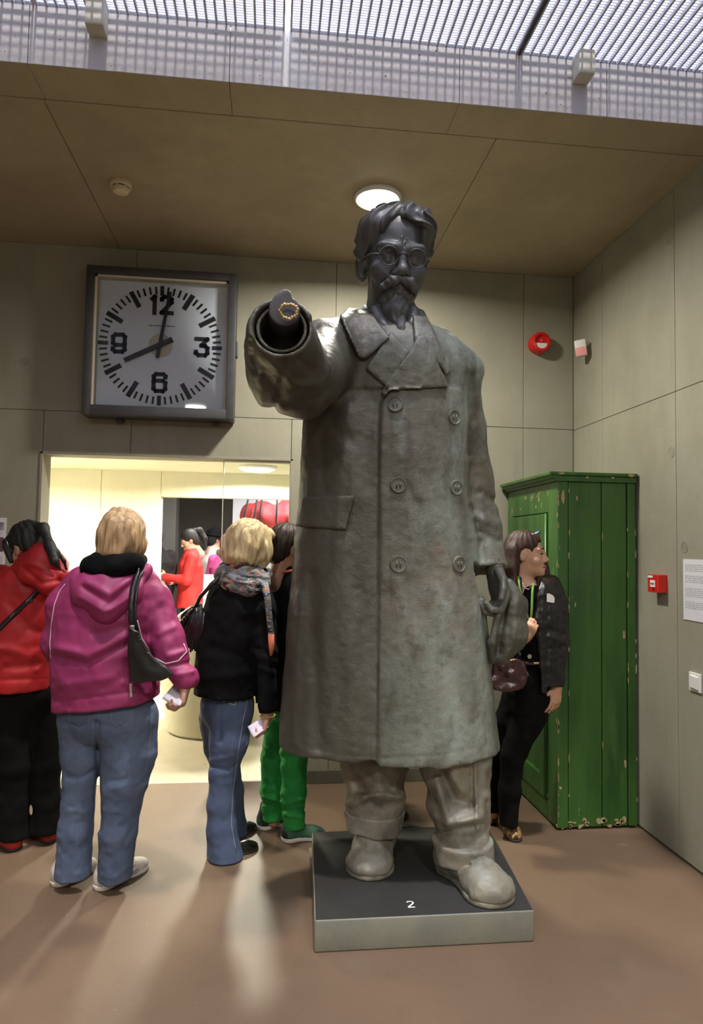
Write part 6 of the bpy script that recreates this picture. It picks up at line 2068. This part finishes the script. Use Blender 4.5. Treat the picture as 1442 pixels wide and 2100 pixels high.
# trousers
V = Vol((1.0, 3.25, .05), (1.6, 4.05, .96), .0066, .07)
V.profile(px_rows([(1352, 1056, 1122, .105), (1380, 1046, 1126, .112), (1420, 1040, 1128, .11), (1460, 1046, 1118, .09)], 3.62), YAW + 160)
V.chain([P(1100, 1425, 3.62), P(1085, 1470, 3.62), P(1052, 1548, 3.64), P(1045, 1620, 3.63), P(1043, 1690, 3.62)], [.090, .084, .064, .056, .048], .025)
V.chain([P(1066, 1425, 3.70), P(1045, 1480, 3.74), P(1022, 1550, 3.79), P(1012, 1670, 3.82)], [.090, .080, .060, .048], .025)
V.half((0, 0, .072), (0, 0, -1), .004)
V.folds(.005, .05, 3.0)
V.mesh('trousers', M_blacktr, P5, keep=200)
wb5 = [P(1090, 1360, 3.48 + .0), ]
M_leopard = material('leopard_print_leather', (0.22, 0.115, 0.05), .5, layers=[dict(colour=(0.03, 0.018, 0.012), scale=70, lo=.52, hi=.56, fac=1, detail=1), dict(colour=(0.45, 0.33, 0.08), scale=60, lo=.62, hi=.66, fac=1, detail=1, off=4)])
s5 = shoe(P5, onz(1034, 1692, 0), onz(1060, 1728, 0), .046, .092, M_leopard, M_soled, 'shoe', .012, .02, .4)
shoe(P5, onz(1008, 1676, 0), onz(1002, 1692, 0), .040, .085, M_leopard, M_soled, 'shoe', .012, .02, .4)
M_lace = material('red_lace', (0.45, 0.10, 0.07), .6)
for k in range(4):
    q = onz(1034, 1692, 0) * (.60 - .08 * k) + onz(1060, 1728, 0) * (.40 + .08 * k) + arr(0, 0, .088 - .011 * k)
    MB().tube([q - RT * .022 + arr(0, 0, -.008), q + arr(0, 0, .005), q + RT * .022 + arr(0, 0, -.008)], .0045, 6).build('lace', M_lace, s5, True)
# lanyard
M_lan = material('green_ribbon', (0.14, 0.28, 0.05), .6)
MB().tube([P(1063, 1182, 3.50), P(1066, 1205, 3.47), P(1076, 1240, 3.455), P(1087, 1282, 3.44)], .0055, 6, flat=.3, flatn=-FW).build('lanyard', M_lan, P5, True)
MB().tube([P(1094, 1196, 3.50), P(1092, 1215, 3.465), P(1091, 1250, 3.45), P(1088, 1282, 3.438)], .0065, 6, flat=.3, flatn=-FW).build('lanyard', M_lan, P5, True)
MB().tube([P(1087, 1280, 3.437), P(1089, 1292, 3.43)], .008, 8).build('lanyard_clasp', M_lipst, P5, True)
nk = [P(1070, 1190, 3.50), P(1076, 1206, 3.478), P(1084, 1209, 3.475), P(1092, 1200, 3.49)]
MB().tube(nk, .002, 6).build('necklace', M_clip, P5, True)
# waist bag
wbag = empty('waist_bag', P(1046, 1382, 3.4), 'dark maroon leather bag at the hip of the person by the wardrobe', 'bag')
M_maroon = material('maroon_leather', (0.045, 0.014, 0.018), .25, spec=.7, bump=[dict(scale=30, dist=.008, strength=.5)])
V = Vol(P(1046, 1383, 3.42) - .16, P(1046, 1383, 3.42) + .16, .0052, .05)
V.op(in_px([(1012, 1355), (1040, 1350), (1075, 1356), (1080, 1385), (1074, 1412), (1040, 1416), (1012, 1408)], 3.50, 3.40, .006), None, None, 0, 'add')
V.folds(.010, .035, 3.0)
V.mesh('bag_body', M_maroon, wbag, keep=60)
MB().tube([P(1076, 1360, 3.44), P(1095, 1362, 3.47), P(1108, 1360, 3.5)], .008, 6, flat=.4, flatn=-FW).build('strap', M_maroon, wbag, True)
MB().tube([P(1038, 1356, 3.395), P(1056, 1353, 3.395)], .003, 6).build('zip', M_gold, wbag, True)
M_tan = material('tan_belt', (0.42, 0.24, 0.12), .5)
MB().tube([P(1076, 1358, 3.475), P(1090, 1361, 3.468), P(1108, 1360, 3.475)], .006, 6, flat=.4, flatn=-FW).build('belt', M_tan, P5, True)
bq = P(1086, 1346, 3.46)
MB().lathe([(.011, 0), (.011, .004), (.001, .005)], bq, -FW, 16).build('badge', M_clip, P5, 'auto')
# ================================================================== PEOPLE FURTHER BACK
def plain_person(px_x, D_, height, yaw, label, coat, legs_m, hair_m, skin_m, vox=.011, hat=None, coat_len=.52, arm=None, shoe_m=None, slim=1.0, pitch=-8):
    """a whole standing figure: body, coat, trousers, shoes and hair, sized from its height"""
    b = P(px_x, 1120, D_)
    bx0, by0 = b[0], b[1]
    h = height / 1.70
    Mx = frame(yaw)
    w = lambda a, f, z: np.array([bx0, by0, 0]) + Mx[0] * a * h + Mx[1] * f * h + arr(0, 0, z * h)
    lo, hi = w(0, 0, 0) - arr(.5, .5, 0) * h, w(0, 0, 1.76) + arr(.5, .5, 0) * h
    hc_ = w(0, .02, 1.585)
    Mh = frame(yaw, pitch)
    arms = arm or [[(.19, 0, 1.38), (.24, .0, 1.10), (.22, .10, .86)], [(-.19, 0, 1.38), (-.24, 0, 1.10), (-.22, .10, .86)]]
    B = Vol(lo, hi, vox, .08)
    head(B, hc_, Mh, h)
    B.chain([w(0, 0, 1.38), w(0, 0, 1.0)], [.12 * h, .12 * h], .03, sq=(Mx[1], .7))
    for A in arms:
        B.chain([w(*q) for q in A], [.045 * h, .038 * h, .028 * h], .02)
        d_ = w(*A[2]) - w(*A[1]); d_ /= np.linalg.norm(d_)
        hand(B, w(*A[2]), d_, -Mx[0] * np.sign(A[0][0]), h, thumb=int(np.sign(A[0][0])))
    for s_ in (-1, 1): B.chain([w(s_ * .09, 0, .9), w(s_ * .095, .01, .5), w(s_ * .10, -.02, .07)], [.07 * h, .05 * h, .04 * h], .02)
    body_ = B.mesh('person', skin_m, None, origin=(bx0, by0, 0), keep=100)
    tag(body_, label, 'person')
    C = Vol(lo, hi, vox, .08)
    zt_ = 1.44
    C.profile([((zt_ - coat_len - .12) * h, bx0, by0, .215 * h * slim, .16 * h), ((zt_ - .40) * h, bx0, by0, .19 * h * slim, .14 * h), ((zt_ - .15) * h, bx0, by0, .215 * h * slim, .14 * h),
               ((zt_ - .04) * h, bx0, by0, .15 * h * slim, .10 * h), ((zt_ + .05) * h, bx0, by0, .075 * h, .075 * h)], yaw)
    for A in arms: C.chain([w(*q) for q in A], [.07 * h, .058 * h, .045 * h], .03)
    C.half((0, 0, (zt_ - coat_len - .06) * h), (0, 0, -1), .005, w(-.2, -.2, 0) - .1, w(.2, .2, zt_ - coat_len - .06))
    C.folds(.008, .08, 3.0)
    C.mesh('coat', coat, body_, keep=60)
    L_ = Vol(lo, hi, vox, .08)
    L_.ell(w(0, 0, .93), (.165 * h, .12 * h, .13 * h), .04, Mx)
    for s_ in (-1, 1): L_.chain([w(s_ * .085, 0, .88), w(s_ * .095, .01, .5), w(s_ * .10, -.02, .09)], [.095 * h, .072 * h, .062 * h], .02)
    L_.half((0, 0, .05 * h), (0, 0, -1), .004); L_.folds(.006, .07, 2.0)
    L_.mesh('trousers', legs_m, body_, keep=60)
    for s_ in (-1, 1):
        shoe(body_, w(s_ * .10, -.08, 0), w(s_ * .125, .19, 0), .045 * h, .085 * h, shoe_m or M_blackshoe, M_soled)
    H = Vol(hc_ - .24, hc_ + .24, min(vox, .009), .05)
    q_ = lambda *p: hc_ + Mh.T @ np.array(p, float) * h
    H.ell(q_(0, -.018, .040), np.array([.088, .104, .094]) * h, .02, Mh); H.ell(q_(0, -.055, -.02), np.array([.078, .06, .085]) * h, .03, Mh)
    H.ell(q_(0, .105, -.035), np.array([.075, .072, .09]) * h, .012, Mh, 'sub')
    H.mesh('hair', hair_m, body_, keep=40)
    if hat is not None:
        T_ = Vol(hc_ - .26, hc_ + .28, .009, .05)
        T_.ell(q_(0, -.012, .075), np.array([.105, .115, .085]) * h, .01, Mh)
        T_.half(q_(0, 0, .035), -Mh[2], .004)
        T_.ell(q_(0, .0, .045), np.array([.135, .15, .018]) * h, .01, Mh)
        T_.mesh('hat', hat, body_, keep=40)
    return body_, w, q_


fr_arms = [[(.19, 0, 1.38), (.23, .06, 1.12), (.08, .26, 1.10)], [(-.19, 0, 1.38), (-.23, .06, 1.12), (-.08, .28, 1.16)]]
M_redcoat = cloth('bright_red_coat_cloth', (0.60, 0.030, 0.028), .7, .7)
pr, w_, q_ = plain_person(392, 8.05, 1.70, YAW - 108, 'person in a short red coat reading a newspaper, seen through the far opening', M_redcoat, M_blacktr, M_blackhair, M_skin, .009, arm=fr_arms, pitch=-24)
V = Vol(q_(0, 0, 0) - .3, q_(0, 0, 0) + .3, .008, .05)
V.chain([q_(0, -.09, .08), q_(0, -.15, .06), q_(0, -.17, -.05), q_(0, -.14, -.16)], [.035, .04, .032, .015], .02)
V.mesh('ponytail', M_blackhair, pr, keep=30)
MB().tube([w_(-.10, .16, 1.30), w_(.03, .17, 1.16), w_(.16, .13, 1.02)], .010, 6).build('camera_strap', M_blacktr, pr, True)
c_ = w_(.10, .22, 1.105)
MB().lathe([(.052, -.02), (.054, .0), (.052, .02)], c_, w_(.08, .26, 1.10) - w_(.23, .06, 1.12), 16).build('white_cuff', M_label, pr, 'auto')
n0 = w_(0, .40, 1.15)
NM = frame(YAW - 108)
nd, nu, nv = NM[1], NM[0], np.cross(NM[0], NM[1])
M_news = material('newsprint', (0.42, 0.42, 0.38), .8, layers=[dict(colour=(0.20, 0.20, 0.19), scale=26, lo=.5, hi=.6, fac=.8)])
mb = MB()
tilt = nd * .75 + arr(0, 0, 1) * .62
for s_ in (-1, 1):
    side = nu * s_ * .19 + arr(0, 0, .03)
    a, b = n0 - tilt * .14, n0 + tilt * .16
    nn = np.cross(tilt, side); nn /= np.linalg.norm(nn)
    vs = [a, a + side, b + side, b]
    mb.add(vs + [v - nn * .003 for v in vs], [[0, 1, 2, 3], [7, 6, 5, 4], [0, 4, 5, 1], [1, 5, 6, 2], [2, 6, 7, 3], [3, 7, 4, 0]])
nw = mb.build('newspaper', M_news, None, origin=n0)
tag(nw, 'open grey newspaper held by the person in the short red coat', 'newspaper')

M_palecoat = cloth('pale_grey_coat', (0.58, 0.56, 0.55), .8, .8)
plain_person(438, 9.0, 1.72, YAW + 50, 'person in a pale grey coat and black hat behind the red coat', M_palecoat, M_blacktr, M_blackhair, M_skin, .011, hat=M_blackcloth)
plain_person(466, 8.3, 1.66, YAW + 20, 'person in a magenta coat with brown hair seen through the glass pane', cloth('magenta_coat', (0.36, 0.06, 0.20), .7, .7), M_blacktr,
             hair_mat('auburn_hair', (0.10, 0.045, 0.028), (0.05, 0.022, 0.014), (0.18, 0.09, 0.05)), M_skin, .011)
plain_person(319, 8.6, 1.72, YAW - 30, 'person in dark clothes half hidden by the edge of the far opening', cloth('dark_brown_coat', (0.022, 0.016, 0.014), .7, .8), M_blacktr, M_blackhair, M_skin, .011)
pk = onz(812, 1690, 0)
plain_person(793, 3.80, 1.68, YAW + 75, 'person in black hidden behind the statue, only a shoe showing between its legs', M_blackcloth, M_blacktr, M_blackhair, M_skin, .010, slim=.9)
